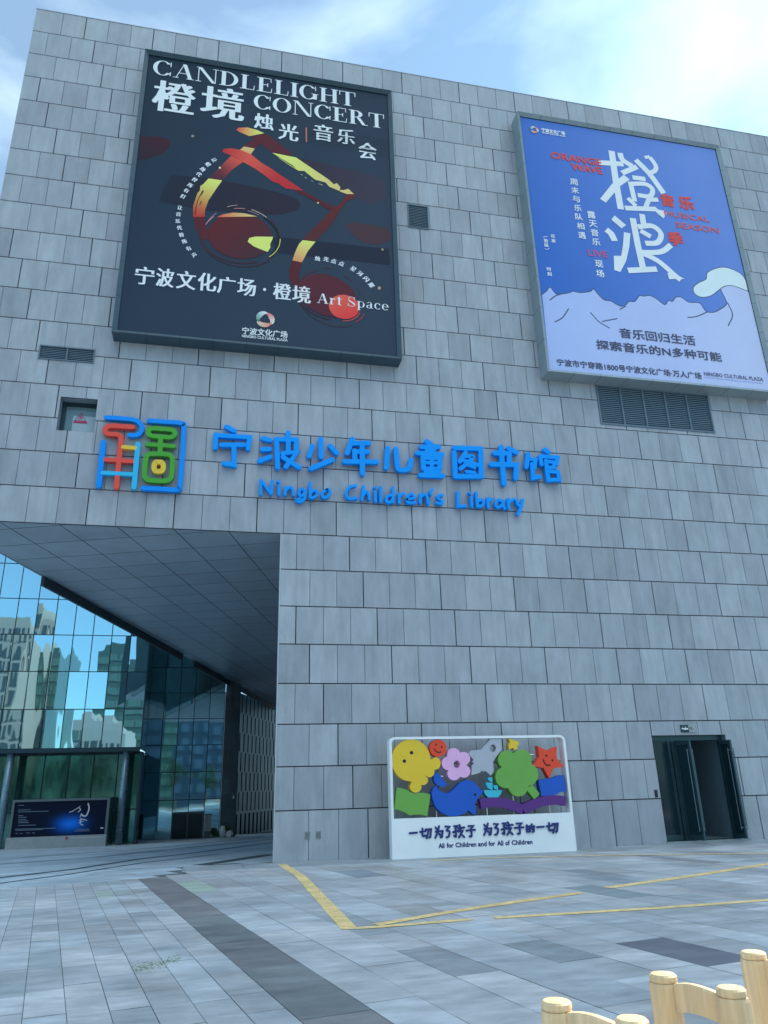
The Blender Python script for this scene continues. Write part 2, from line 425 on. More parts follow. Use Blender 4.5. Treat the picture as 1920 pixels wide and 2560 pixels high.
sf.build('soffit_panels', SOFF, lib)
sb = MB(); sb.add([(XE, .05, ZS + .02), (XP, .05, ZS + .02), (pier(DEP), DEP, ZS + .02), (edge(DEP), DEP, ZS + .02)], [(3, 2, 1, 0)])
sb.build('soffit_backing', JOINT, lib)
for y0, y1, ins in ((5.2, 19.3, .0), (21.2, 44, .0)):
    b = MB(); b.add([(edge(y) + dx, y, z) for z in (ZS - .30, ZS - .003) for y, dx in ((y0, .0), (y0, .10), (y1, .10), (y1, .0))],
                    [(0, 3, 2, 1), (4, 5, 6, 7), (0, 1, 5, 4), (1, 2, 6, 5), (2, 3, 7, 6), (3, 0, 4, 7)])
    b.build('edge_beam', mat('dark_steel_beam', (.03, .05, .065), .5, var=.15), lib)
# recessed window with a hazard sticker
x0, x1, z0, z1 = OPEN[0]
wr = MB(); yb = .40
wr.add([(x0, .02, z0), (x1, .02, z0), (x1, .02, z1), (x0, .02, z1), (x0, yb, z0), (x1, yb, z0), (x1, yb, z1), (x0, yb, z1)], [(0, 1, 5, 4), (1, 2, 6, 5), (2, 3, 7, 6), (3, 0, 4, 7)])
win = wr.build('window', mat('window_reveal', (.24, .31, .35), .5, var=.15), lib)
g = MB(); g.add([(x0, yb - .02, z0), (x1, yb - .02, z0), (x1, yb - .02, z1), (x0, yb - .02, z1)], [(0, 1, 2, 3)])
g.build('pane', mat('window_pane', (.16, .26, .29), .08, spec=.8, bump=.03, bscale=2), win)
g = MB()
for bx in ((x0 + .002, x0 + .10), (x1 - .05, x1 - .002)): g.box(*bx, yb - .10, yb - .03, z0 + .002, z1 - .002)
g.box(x0 + .10, x1 - .05, yb - .10, yb - .03, z1 - .09, z1 - .002); g.box(x0 + .10, x1 - .05, yb - .10, yb - .03, z0 + .002, z0 + .05)
g.build('frame', MULL, win)
g = MB(); g.box(x0 + .30, x1 - .055, yb - .032, yb - .024, z0 + .052, z1 - .36); g.build('frosted_film', mat('frosted_film', (.44, .54, .60), .6, var=.08), win)
st = MB(); st.y = yb - .040; st.lift = 0
fw = zm(140, 980, 11.85); RED = AL(150, 60, 105)
line(st, [(745, 615), (505, 905), (925, 935)], .012, RED, fw, smooth=False, closed=True)
flat(st, [(570, 835), (880, 855), (920, 938), (505, 905)], RED, fw)
line(st, [(740, 745), (715, 775), (690, 800), (655, 798)], .018, RED, fw); line(st, [(715, 775), (745, 790), (760, 815)], .018, RED, fw)
line(st, [(670, 750), (690, 722), (735, 735), (790, 748)], .016, RED, fw); line(st, [(752, 712), (756, 716)], .026, RED, fw)
for k in range(5): line(st, [(600 + 55 * k, 868 + 5 * k), (635 + 55 * k, 872 + 5 * k)], .010, AL(180, 130, 160), fw, smooth=False)
st.build('hazard_sticker', PRINT, win, attr=True)
# louvre grilles
def grille(x0, x1, z0, z1, bays, n, fr=.035):
    f = MB()
    f.box(x0, x1, -.03, .12, z1 - fr, z1); f.box(x0, x1, -.03, .12, z0, z0 + fr)
    f.box(x0, x0 + fr, -.028, .118, z0 + fr, z1 - fr); f.box(x1 - fr, x1, -.028, .118, z0 + fr, z1 - fr)
    w = (x1 - x0 - 2 * fr) / bays
    for k in range(1, bays): f.box(x0 + fr + w * k - fr / 2, x0 + fr + w * k + fr / 2, -.026, .116, z0 + fr, z1 - fr)
    o = f.build('vent_grille', LOUV, lib)
    s = MB(); p = (z1 - z0 - 2 * fr) / n
    for k in range(n):
        z = z0 + fr + p * (k + .5)
        for b in range(bays):
            xa = x0 + fr + w * b + (fr / 2 if b else 0) + .001; xb = x0 + fr + w * (b + 1) - (fr / 2 if b < bays - 1 else 0) - .001
            s.obox(((xa + xb) / 2, .035, z), ((xb - xa) / 2, 0, 0), (0, .022, .3 * p), (0, -.04 * p, .21 * p))
    s.build('louvre_blades', LOUV, o)
    b = MB(); b.add([(x0, .115, z0), (x1, .115, z0), (x1, .115, z1), (x0, .115, z1)], [(0, 1, 2, 3)]); b.build('duct_backing', BLACK, o)
grille(*OPEN[1][:2], *OPEN[1][2:], 2, 7, .03); grille(*OPEN[2][:2], *OPEN[2][2:], 1, 14, .03); grille(*OPEN[3][:2], *OPEN[3][2:], 5, 19, .05)
# doorway
x0, x1, z0, z1 = OPEN[4]; zf = -.06
v = MB(); yb = 2.6
v.add([(x0, .03, zf), (x1, .03, zf), (x1, .03, z1), (x0, .03, z1), (x0, yb, zf), (x1, yb, zf), (x1, yb, z1), (x0, yb, z1)], [(0, 1, 5, 4), (1, 2, 6, 5), (2, 3, 7, 6), (3, 0, 4, 7), (4, 5, 6, 7)])
v.build('vestibule', mat('vestibule_wall', (.19, .28, .32), .7, var=.08), lib)
t = MB(); t.box(x0 - .01, x1 + .2, -.06, .34, G0 - .02, zf); t.build('door_sill', mat('granite_sill', (.28, .32, .34), .5, var=.15), lib)
f = MB(); yf = .20
f.box(x0 + .001, x0 + .07, yf, yf + .08, zf, z1 - .001); f.box(x0 + .07, x1 - .001, yf, yf + .08, z1 - .13, z1 - .001)
f.box(14.42, 14.50, yf, yf + .08, zf, z1 - .13); f.box(14.53, 14.63, yf - .01, yf + .09, zf, z1 - .13); f.box(x1 - .11, x1 - .001, yf, yf + .08, zf, z1 - .13)
f.box(x0 + .07, 14.42, yf, yf + .08, zf, zf + .14)
df = f.build('door_frame', FRAME_T, lib)
p = MB(); p.box(x0 + .07, 14.42, yf + .03, yf + .045, zf + .14, z1 - .13); p.build('side_pane', DARKGL, df)
def leaf(hx, hy, ex, ey):
    d = Vector((ex - hx, ey - hy, 0)); L = d.length; d.normalize(); nrm = Vector((-d.y, d.x, 0)); up = Vector((0, 0, 1))
    H = Vector((hx, hy, 0)); zb, zt = zf + .02, z1 - .16
    m = MB()
    for a in (.04, L - .04): m.obox(H + d * a + up * ((zb + zt) / 2), d * .04, nrm * .025, up * ((zt - zb) / 2))
    m.obox(H + d * L / 2 + up * (zb + .06), d * (L / 2 - .08), nrm * .024, up * .06); m.obox(H + d * L / 2 + up * (zt - .05), d * (L / 2 - .08), nrm * .024, up * .05)
    o = m.build('door', FRAME_T, lib)
    m = MB(); m.obox(H + d * L / 2 + up * ((zb + zt) / 2), d * (L / 2 - .08), nrm * .006, up * ((zt - zb) / 2 - .1)); m.build('pane', DARKGL, o)
    for sgn in (-1, 1):
        m = MB(); c = H + d * (L - .06) + nrm * sgn * .085
        m.cyl(c + up * (zb + .22), c + up * (zt - .22), .013, n=10); hd = m.build('handle', mat('dark_steel_handle', (.16, .21, .23), .35, metal=.8), o)
        for zz in (zb + .27, zt - .27): m = MB(); m.cyl(c - nrm * sgn * .012 + up * zz, c - nrm * sgn * .062 + up * zz, .013, n=8); m.build('bracket', CHROME, hd)
leaf(14.64, .20, 14.715, -.42); leaf(16.02, .20, 15.96, -.42)
for (xa, xb) in ((4.355, 4.478), (4.62, 4.743)):
    m = MB(); m.box(xa, xb, -.012, .03, .356, .524); o = m.build('socket_box', mat('weathered_box', (.26, .28, .27), .5, metal=.3, var=.25, vscale=25), lib)
    m = MB(); m.box(xa + .02, xb - .02, -.018, -.0125, .39, .50); m.build('lid', mat('weathered_lid', (.20, .22, .22), .45, metal=.4, var=.3, vscale=30), o)

# small things fixed beside the door
m = MB(); m.box(13.70, 13.775, -.03, .0, 1.035, 1.22); cr = m.build('card_reader', BLACK); tag(cr, 'small black card reader on the stone left of the open glass doors', 'card reader')
pq = thing('door_plaque', (15, 0, 2.79), 'little two-tone plaque numbered 15 above the open glass doors', 'sign')
m = MB(); m.box(14.772, 15.015, -.02, -.002, 2.688, 2.886); m.build('dark_panel', mat('plaque_dark', AL(14, 42, 58), .4), pq)
m = MB(); m.box(15.017, 15.216, -.019, -.002, 2.698, 2.886); m.build('grey_panel', mat('plaque_grey', AL(128, 148, 160), .45), pq)
m = MB(); m.y = -.0215; m.lift = 0
zq = zm(1680, 1800, 20.74)
for k, (za, zb) in enumerate(((2.772, 2.81), (2.752, 2.806), (2.754, 2.818), (2.756, 2.81))): flat(m, [(14.80 + .05 * k, zb - .012 * (k % 2)), (14.843 + .05 * k, zb), (14.845 + .05 * k, za), (14.803 + .05 * k, za + .008)], AL(205, 225, 235))
for a, b in (((15.13, 2.762), (15.17, 2.765)),): line(m, [a, b], .008, AL(40, 60, 75), smooth=False)
for k in range(5): line(m, [(14.83 + .028 * k, 2.848), (14.848 + .028 * k, 2.848)], .012, AL(95, 125, 140), smooth=False)
m.build('plaque_text', PRINT, pq, attr=True)
m = MB(); m.y = -.0215; m.lift = 0
put(m, '15', 15.04, 15.125, 2.755, 2.835, AL(25, 45, 60), (.006, .003))
m.build('plaque_number', PRINT, pq, attr=True)

# ------------------------------------------------------------------ billboards
def billboard(name, x0, x1, z0, z1, d, label, m_, ins=.125):
    t = thing(name, ((x0 + x1) / 2, 0, z0), label, 'billboard', 'framed posters on the stone wall')
    f = MB(); y = -d; yi = -d + .09; g = .006
    segs = []
    nx, nz = 9, 9
    xs = [x0 + (x1 - x0) * i / nx for i in range(nx + 1)]; zs = [z0 + (z1 - z0) * i / nz for i in range(nz + 1)]
    def ring(k): return {'o': ((x0, z0), (x1, z1), y), 'i': ((x0 + ins, z0 + ins), (x1 - ins, z1 - ins), yi)}[k]
    def piece(a, b, c, dd): f.add([a, b, c, dd], [(0, 1, 2, 3)])
    for i in range(nx):
        a, b = xs[i] + g * (i > 0), xs[i + 1] - g * (i < nx - 1)
        ai = max(a, x0 + ins) if i else x0 + ins; bi = min(b, x1 - ins) if i < nx - 1 else x1 - ins
        piece((a, y, z0), (b, y, z0), (bi, yi, z0 + ins), (ai, yi, z0 + ins)); piece((a, 0, z0), (b, 0, z0), (b, y, z0), (a, y, z0))
        piece((ai, yi, z1 - ins), (bi, yi, z1 - ins), (b, y, z1), (a, y, z1)); piece((a, y, z1), (b, y, z1), (b, 0, z1), (a, 0, z1))
    for i in range(nz):
        a, b = zs[i] + g * (i > 0), zs[i + 1] - g * (i < nz - 1)
        ai = max(a, z0 + ins) if i else z0 + ins; bi = min(b, z1 - ins) if i < nz - 1 else z1 - ins
        piece((x0, y, b), (x0, y, a), (x0 + ins, yi, ai), (x0 + ins, yi, bi)); piece((x0, 0, b), (x0, 0, a), (x0, y, a), (x0, y, b))
        piece((x1, y, a), (x1, y, b), (x1 - ins, yi, bi), (x1 - ins, yi, ai)); piece((x1, y, b), (x1, y, a), (x1, 0, a), (x1, 0, b))
    f.build('frame', m_, t)
    j = MB(); q = .012
    j.add([(x0 + q, y + q, z0 + q), (x1 - q, y + q, z0 + q), (x1 - q, y + q, z1 - q), (x0 + q, y + q, z1 - q), (x0 + ins, yi + q, z0 + ins), (x1 - ins, yi + q, z0 + ins), (x1 - ins, yi + q, z1 - ins), (x0 + ins, yi + q, z1 - ins),
           (x0 + q, 0, z0 + q), (x1 - q, 0, z0 + q), (x1 - q, 0, z1 - q), (x0 + q, 0, z1 - q)],
          [(i, (i + 1) % 4, 4 + (i + 1) % 4, 4 + i) for i in range(4)] + [(8 + i, 8 + (i + 1) % 4, (i + 1) % 4, i) for i in range(4)])
    j.build('frame_joints', JOINT, t)
    return t, yi + .03, (x0 + ins, x1 - ins, z0 + ins, z1 - ins)
def grad(c0, c1, p0, p1):
    d = Vector(p1) - Vector(p0); L = d.length_squared
    def g(v):
        t = max(0, min(1, (Vector((v[0], v[2])) - Vector(p0)).dot(d) / L)); return tuple(c0[i] + (c1[i] - c0[i]) * t for i in range(3))
    return g
def gpx(m, f, c0, c1, a, b): return grad(c0, c1, fac(*f(a), m.y), fac(*f(b), m.y))
def bargrid(mb, x0, x1, z0, z1, y, col, nx=8, nz=8):
    vs = [(x0 + (x1 - x0) * i / nx, y, z0 + (z1 - z0) * k / nz) for k in range(nz + 1) for i in range(nx + 1)]
    mb.add(vs, [(k * (nx + 1) + i, k * (nx + 1) + i + 1, (k + 1) * (nx + 1) + i + 1, (k + 1) * (nx + 1) + i) for k in range(nz) for i in range(nx)], col)
def swirl(m, cx, cz, r):
    cs = [(AL(200, 60, 80), AL(235, 215, 215)), (AL(215, 120, 110), AL(240, 190, 180)), (AL(20, 120, 100), AL(225, 235, 235))]
    for k in range(3):
        a0 = math.radians(100 - 120 * k); pts = []
        for i in range(9): t = a0 - math.radians(150) * i / 8; rr = r * (.78 + .27 * math.sin(math.pi * i / 8) ** .5 * (i / 8) ** .5); pts.append((cx + rr * math.cos(t), cz + rr * math.sin(t)))
        inn = []
        for i in range(9): t = a0 - math.radians(150) * i / 8; rr = r * (.76 - .34 * math.sin(math.pi * i / 8)); inn.append((cx + rr * math.cos(t), cz + rr * math.sin(t)))
        P = pts + inn[::-1][1:-1]
        flat(m, P, grad(cs[k][0], cs[k][1], pts[0], pts[-1]))

# --- candlelight concert poster
t1, yp, R1 = billboard('concert_billboard', -1.215, 7.085, 13.535, 24.43, .50, 'dark navy framed concert poster with a brush-painted music note and white lettering', STEEL)
m = MB(); m.y = yp; m.lift = 0
bargrid(m, *R1, yp, grad(AL(24, 46, 66), AL(46, 62, 82), (R1[0], R1[3]), (R1[1], R1[2] + 4)))  # grey glow reflected on the right side is put into the banner colour
m.build('banner', PRINT, t1, attr=True)
m = MB(); m.y = yp; m.lift = .0008
z8 = zm(340, 120, 2.5922); z5 = zm(430, 300, 3.3857); z1 = zm(0, 0, 1.5651); z6 = zm(650, 540, 4.74)
MAR, PUR, PUR2 = AL(80, 38, 50), AL(70, 40, 58), AL(48, 38, 54)
RD, RD2, ORG, YEL, SAL, PALE = AL(166, 48, 56), AL(196, 84, 76), AL(228, 160, 96), AL(238, 226, 120), AL(216, 138, 104), AL(230, 184, 124)
flat(m, [(27, 570), (150, 575), (205, 588), (222, 612), (210, 650), (160, 690), (80, 720), (12, 730)], gpx(m, z8, AL(58, 32, 48), AL(38, 38, 54), (200, 600), (20, 720)), z8)
flat(m, [(2, 465), (300, 492), (600, 545), (900, 612), (1055, 668), (1092, 712), (1060, 762), (960, 793), (800, 808), (600, 785), (300, 770), (-110, 690), (-60, 560)], gpx(m, z5, AL(30, 42, 60), AL(42, 40, 58), (0, 465), (1000, 760)), z5)
flat(m, [(1060, 318), (1659, 455), (1790, 500), (1815, 640), (1700, 720), (1400, 600), (1200, 480)], gpx(m, z5, AL(50, 44, 62), AL(54, 58, 76), (1060, 320), (1780, 600)), z5)
flat(m, [(1470, 885), (1530, 870), (1659, 885), (1835, 920), (1850, 1010), (1750, 1060), (1620, 1040), (1510, 955)], AL(66, 52, 62), z5)
flat(m, [(820, 985), (1000, 1000), (1659, 1072), (1835, 1090), (1845, 1230), (1500, 1190), (900, 1130)], AL(34, 44, 62), z5)
flat(m, [(545, 85), (560, 66), (640, 63), (720, 85), (780, 112), (655, 137), (585, 108)], gpx(m, z5, RD2, YEL, (560, 80), (740, 115)), z5)
flat(m, [(655, 137), (780, 112), (840, 145), (1020, 290), (1010, 302), (955, 300), (850, 275), (748, 200), (700, 243), (610, 225), (690, 155)], MAR, z5)
flat(m, [(610, 225), (700, 243), (668, 290), (600, 300), (575, 252)], gpx(m, z5, PALE, SAL, (660, 230), (600, 300)), z5)
flat(m, [(425, 262), (440, 245), (500, 240), (575, 252), (668, 290), (600, 355), (500, 300), (440, 278)], gpx(m, z5, RD, RD2, (440, 260), (640, 300)), z5)
flat(m, [(668, 290), (760, 365), (830, 405), (900, 455), (1000, 520), (1110, 597), (1040, 590), (960, 578), (905, 540), (850, 520), (780, 465), (700, 410), (600, 355)], gpx(m, z5, RD2, RD, (680, 320), (900, 500)), z5)
flat(m, [(500, 303), (600, 355), (500, 430), (425, 512), (310, 495), (400, 405)], gpx(m, z5, RD2, PUR, (560, 330), (400, 440)), z5)
flat(m, [(310, 495), (425, 512), (370, 590), (310, 680), (280, 760), (275, 822), (180, 822), (178, 730), (215, 620), (235, 600), (240, 560), (262, 545)], gpx(m, z5, YEL, RD, (360, 510), (230, 790)), z5)
flat(m, [(180, 824), (272, 824), (285, 900), (305, 945), (340, 1010), (260, 1015), (205, 930)], MAR, z5)
flat(m, [(848, 278), (960, 300), (1050, 318), (1200, 420), (1320, 500), (1370, 545), (1395, 535), (1425, 570), (1418, 602), (1330, 565), (1300, 530), (1210, 505), (1120, 432), (1070, 430), (1020, 385)], gpx(m, z5, YEL, PALE, (1000, 330), (1340, 540)), z5)
line(m, [(905, 320), (1000, 385), (1075, 430)], .02, YEL, z5)
for a, b in (((1090, 460), (1105, 468)), ((1125, 485), (1138, 495)), ((1180, 515), (1192, 520)), ((1240, 540), (1275, 552))): line(m, [a, b], .02, AL(160, 170, 150), z5, smooth=False)
flat(m, [(1427, 592), (1455, 595), (1490, 583), (1540, 628), (1480, 628), (1420, 606)], PALE, z5)
flat(m, [(1110, 597), (1200, 650), (1300, 705), (1385, 735), (1380, 765), (1310, 755), (1230, 700), (1100, 630), (1030, 600)], MAR, z5)
flat(m, [(1480, 630), (1540, 630), (1535, 668), (1480, 682), (1440, 740), (1400, 800), (1335, 900), (1215, 1029), (1105, 1016), (1190, 920), (1270, 850), (1345, 765), (1380, 740), (1420, 715)], gpx(m, z5, AL(92, 40, 44), AL(76, 44, 52), (1480, 650), (1150, 1000)), z5)
flat(m, [(1105, 1018), (1215, 1031), (1150, 1110), (1100, 1206), (1020, 1190), (1038, 1130), (1060, 1080), (1075, 1050)], gpx(m, z5, YEL, SAL, (1150, 1030), (1060, 1190)), z5)
flat(m, [(385, 532), (500, 551), (467, 640), (460, 760), (500, 860), (455, 900), (390, 830), (350, 740), (348, 640)], MAR, z6)
def ell(cx, cy, rx, ry, a=0, n=40, t0=0, t1=360):
    a = math.radians(a); return [(cx + rx * math.cos(t) * math.cos(a) - ry * math.sin(t) * math.sin(a), cy + rx * math.cos(t) * math.sin(a) + ry * math.sin(t) * math.cos(a)) for t in [math.radians(t0 + (t1 - t0) * i / n) for i in range(n + (t1 - t0 != 360))]]
flat(m, ell(578, 985, 275, 190, 8), gpx(m, z5, AL(84, 38, 46), AL(66, 44, 58), (400, 900), (700, 1150)), z5)
flat(m, [(380, 824), (430, 800), (520, 785), (600, 790), (660, 802), (722, 818)], gpx(m, z5, RD2, PALE, (400, 810), (650, 800)), z5)
flat(m, [(640, 1030), (655, 1000), (705, 988), (855, 990), (850, 1010), (830, 1050), (833, 1080), (810, 1118), (760, 1100), (690, 1070)], YEL, z5)
line(m, ell(575, 985, 345, 225, 8, 30, 60, 190), .045, AL(62, 44, 56), z5, smooth=False); line(m, ell(585, 1000, 340, 240, 8, 30, 40, 175), .03, AL(62, 46, 58), z5, smooth=False)
line(m, ell(590, 985, 315, 215, 10, 20, -60, 30), .05, AL(32, 36, 48), z5, smooth=False); line(m, ell(590, 985, 330, 235, 10, 20, -50, 40), .03, AL(66, 50, 60), z5, smooth=False)
line(m, ell(600, 985, 318, 215, 10, 14, -8, 38), .02, YEL, z5, smooth=False)
for (rx, ry, a, b, c) in ((300, 250, 205, 225, AL(150, 130, 150)), (310, 215, 200, 222, AL(190, 130, 130)), (290, 262, 245, 262, AL(165, 140, 150)), (300, 235, 258, 275, AL(180, 130, 140)), (320, 240, 285, 312, AL(170, 175, 170)), (300, 222, 280, 300, AL(150, 120, 140))):
    line(m, ell(570, 985, rx, ry, 5, 12, a, b), .022, c, z5, smooth=False)
line(m, [(195, 800), (215, 690), (260, 600)], .018, AL(40, 34, 44), z5); line(m, [(235, 720), (248, 690)], .02, AL(36, 36, 46), z5); line(m, [(240, 640), (265, 602)], .03, AL(28, 38, 50), z5)
flat(m, ell(800, 945, 365, 235, 22), AL(78, 42, 56), z6)
flat(m, ell(995, 1080, 182, 142, 12), gpx(m, z6, AL(226, 92, 84), AL(196, 62, 66), (900, 1000), (1050, 1200)), z6)
line(m, ell(800, 950, 400, 262, 22, 30, 70, 190), .03, AL(62, 44, 56), z6, smooth=False); line(m, ell(860, 1000, 430, 290, 22, 30, 40, 140), .02, AL(70, 50, 62), z6, smooth=False)
for (rx, ry, a, b) in ((380, 300, 190, 235), (345, 270, 200, 225), (400, 330, 245, 262), (420, 300, 285, 300), (400, 330, 320, 335), (430, 280, 345, 5 + 360 - 360)):
    line(m, ell(800, 950, rx, ry, 18, 10, a, b if b > a else b + 360), .018, AL(82, 54, 64), z6, smooth=False)
line(m, ell(980, 1080, 215, 165, 12, 14, 10, 80), .02, AL(196, 80, 84), z6, smooth=False); line(m, ell(985, 1085, 260, 190, 14, 14, 5, 45), .018, AL(160, 66, 76), z6, smooth=False)
for p in ((175, 140), (2050, 1)):
    if p[0] < 1000: flat(m, ell(p[0], p[1], 14, 12, 0, 12), AL(120, 120, 120), z5)
for p, r, c in (((405, 408), 9, (240, 215, 170)), ((1235, 705), 8, (240, 190, 130))): flat(m, ell(*p, r, r, 0, 12), AL(*c), z5)
for p, r in (((1450, 402), 13), ((1412, 858), 20)): flat(m, ell(*p, r, r, 0, 12), AL(150, 145, 135), z6)
for k in range(6): line(m, [(1110, 520 + 17 * k), (1640, 600 + 20 * k)], .012, AL(44, 58, 72), z8, smooth=False)
m.build('painted_note', PRINT, t1, attr=True)
# lettering: high-contrast serif capitals drawn from stems, hairlines and bowls
def didone(mb, s, x0, x1, z0, z1, col):
    H = z1 - z0; st, hr = .185, .042
    def stem(x, a=0, b=1, w=st): return [[(x, a), (x + w, a), (x + w, b), (x, b)]]
    def hbar(a, b, y, h=hr): return [[(a, y), (b, y), (b, y + h), (a, y + h)]]
    def ser(x, y, w=st, e=.08): return hbar(x - e, x + w + e, y)
    def bowl(cx, cy, rx, ry, tx, ty, a0, a1, n=22):
        o = [(cx + rx * math.cos(math.radians(a0 + (a1 - a0) * i / n)), cy + ry * math.sin(math.radians(a0 + (a1 - a0) * i / n))) for i in range(n + 1)]
        q = [(cx + (rx - tx) * math.cos(math.radians(a0 + (a1 - a0) * i / n)), cy + (ry - ty) * math.sin(math.radians(a0 + (a1 - a0) * i / n))) for i in range(n + 1)]
        return [[o[i], o[i + 1], q[i + 1], q[i]] for i in range(n)]
    def diag(xa, ya, xb, yb, w): return [[(xa, ya), (xa + w, ya), (xb + w, yb), (xb, yb)]]
    G = {}
    G['C'] = (bowl(.42, .5, .42, .51, st, hr, 40, 322) + stem(.74, .66, .97, hr) + stem(.74, .03, .26, hr) + [[(.77, .30), (.80, .24), (.70, .10), (.66, .10)]], .82)
    G['O'] = (bowl(.44, .5, .44, .51, st, hr, 0, 360, 36), .90)
    G['G'] = (bowl(.42, .5, .42, .51, st, hr, 40, 322) + stem(.74, .66, .97, hr) + stem(.64, .05, .42) + ser(.64, .40, st, .07), .88)
    G['A'] = (diag(.10, 0, .42, 1, .04) + diag(.66, 0, .38, 1, .17) + hbar(.20, .66, .33) + ser(.10, 0, .04, .10) + ser(.66, 0, .17, .08), .92)
    G['N'] = (stem(.08, 0, 1, hr) + diag(.70, 0, .06, 1, .17) + stem(.83, 0, 1, hr) + ser(.08, 0, hr, .10) + ser(.83, 1 - hr, hr, .10) + hbar(0, .15, 1 - hr), .95)
    G['D'] = (stem(.10) + bowl(.30, .5, .54, .5, st, hr, -90, 90) + hbar(0, .32, 0) + hbar(0, .32, 1 - hr), .86)
    G['L'] = (stem(.10) + hbar(0, .62, 0) + ser(.10, 1 - hr) + [[(.60, 0), (.63, .32), (.66, .32), (.64, 0)]], .68)
    G['E'] = (stem(.10) + hbar(0, .66, 0) + hbar(0, .63, 1 - hr) + hbar(.25, .48, .5) + stem(.47, .38, .64, hr) + [[(.64, 0), (.67, .30), (.70, .30), (.68, 0)], [(.61, 1), (.63, .72), (.66, .72), (.65, 1)]], .72)
    G['I'] = (stem(.08) + ser(.08, 0) + ser(.08, 1 - hr), .33)
    G['H'] = (stem(.08) + stem(.62) + hbar(.2, .65, .5) + ser(.08, 0) + ser(.08, 1 - hr) + ser(.62, 0) + ser(.62, 1 - hr), .86)
    G['T'] = (stem(.30) + hbar(0, .76, 1 - hr) + ser(.30, 0) + stem(0, .70, 1, hr) + stem(.73, .70, 1, hr), .78)
    G['R'] = (stem(.10) + bowl(.34, .745, .34, .255, st, hr, -90, 90) + hbar(0, .36, 1 - hr) + hbar(.24, .36, .49) + diag(.66, 0, .38, .5, .18) + ser(.10, 0) + hbar(.66, .94, 0), .92)
    G['S'] = (bowl(.30, .745, .27, .26, .05, hr, 20, 180) + bowl(.30, .25, .30, .255, .05, hr, -170, 0) + [[(.03, .74), (.14, .62), (.50, .40), (.60, .26), (.46, .20), (.34, .36), (.10, .52)], ] + stem(.52, .68, .98, hr) + stem(0, .04, .30, hr), .66)
    G['r'] = (stem(.08, 0, .64, .14) + ser(.08, 0, .14, .07) + hbar(.0, .15, .61) + bowl(.34, .42, .15, .22, .05, hr, 60, 170, 8) + bowl(.40, .54, .06, .06, .06, .06, 0, 360, 10), .48)
    G['t'] = (stem(.14, .06, .84, .14) + hbar(.02, .42, .61) + bowl(.30, .14, .16, .15, .12, hr, 180, 320, 8), .46)
    G['p'] = (stem(.08, -.28, .64, .14) + ser(.08, -.28, .14, .07) + hbar(0, .12, .61) + bowl(.34, .31, .28, .33, .13, hr, -140, 140), .66)
    G['a'] = (stem(.34, .04, .50, .14) + bowl(.28, .46, .20, .19, .06, hr, 0, 160, 10) + bowl(.24, .17, .22, .18, .12, hr, 60, 330, 14) + hbar(.44, .56, 0), .60)
    G['c'] = (bowl(.28, .31, .28, .33, .13, hr, 45, 318) + bowl(.44, .50, .06, .06, .06, .06, 0, 360, 10), .54)
    G['e'] = (bowl(.28, .31, .28, .33, .13, hr, 0, 320) + hbar(.12, .55, .31), .60)
    G[' '] = ([], .30)
    W = sum(G[c][1] for c in s) + .075 * (len(s) - 1); k = (x1 - x0) / (W * 1.0); x = 0
    for c in s:
        for ii, q in enumerate(G[c][0]):
            P = [(x0 + (x + a) * k, mb.y - mb.lift - .00005 * ii, z0 + b * H) for a, b in q]
            mb.add(P, [tuple(range(len(P)))], col)
        x += G[c][1] + .075
WH = AL(222, 236, 250); WH2 = AL(190, 210, 232)
m = MB(); m.y = yp; m.lift = .014
def dpx(s, f, l, r, b, t, col): didone(m, s, fac(*f(l), m.y)[0], fac(*f(r), m.y)[0], fac(*f(b), m.y)[1], fac(*f(t), m.y)[1], col)
dpx('CANDLELIGHT', z8, (110, 135), (1422, 310), (165, 178), (190, 88), WH)
dpx('CONCERT', z8, (763, 350), (1608, 470), (835, 402), (835, 310), WH)
def song(ch, f, l, r, b, t, w=.062): putpx(m, ch, f, l, r, b, t, WH, (fac(*f(r), m.y)[0] - fac(*f(l), m.y)[0]) and ((fac(*f(r), m.y)[0] - fac(*f(l), m.y)[0]) * w, 0), 4)
song('橙', z8, (100, 360), (388, 325), (255, 425), (250, 225)); song('境', z8, (415, 395), (705, 350), (650, 475), (580, 262))
song('烛', z8, (765, 480), (893, 520), (840, 530), (830, 430)); song('光', z8, (922, 560), (1053, 580), (990, 600), (985, 495))
song('音', z8, (1150, 550), (1277, 570), (1210, 602), (1215, 500)); song('乐', z8, (1302, 580), (1420, 600), (1365, 625), (1365, 530)); song('会', z8, (1440, 660), (1560, 690), (1500, 722), (1500, 615))
line(m, [(1103, 518), (1104, 612)], .045, AL(170, 110, 100), z8, smooth=False, cap=False)
for ch, a, b, c, d in (('宁', (527, 1080), (605, 1080), (565, 1115), (565, 1045)), ('波', (610, 1088), (682, 1088), (650, 1124), (650, 1052)), ('文', (690, 1095), (767, 1095), (730, 1133), (730, 1062)), ('化', (773, 1105), (848, 1105), (810, 1140), (810, 1070)),
                       ('广', (850, 1117), (922, 1117), (885, 1150), (885, 1085)), ('场', (928, 1125), (1002, 1125), (965, 1158), (965, 1092)), ('橙', (1068, 1142), (1140, 1142), (1105, 1174), (1105, 1110)), ('境', (1143, 1152), (1216, 1152), (1180, 1186), (1180, 1120))):
    song(ch, z1, a, b, c, d)
flat(m, ell(1035, 1134, 6, 6, 0, 14), WH, z1)
dpx('Art Space', z1, (1240, 1165), (1522, 1195), (1262, 1188), (1262, 1150), WH)
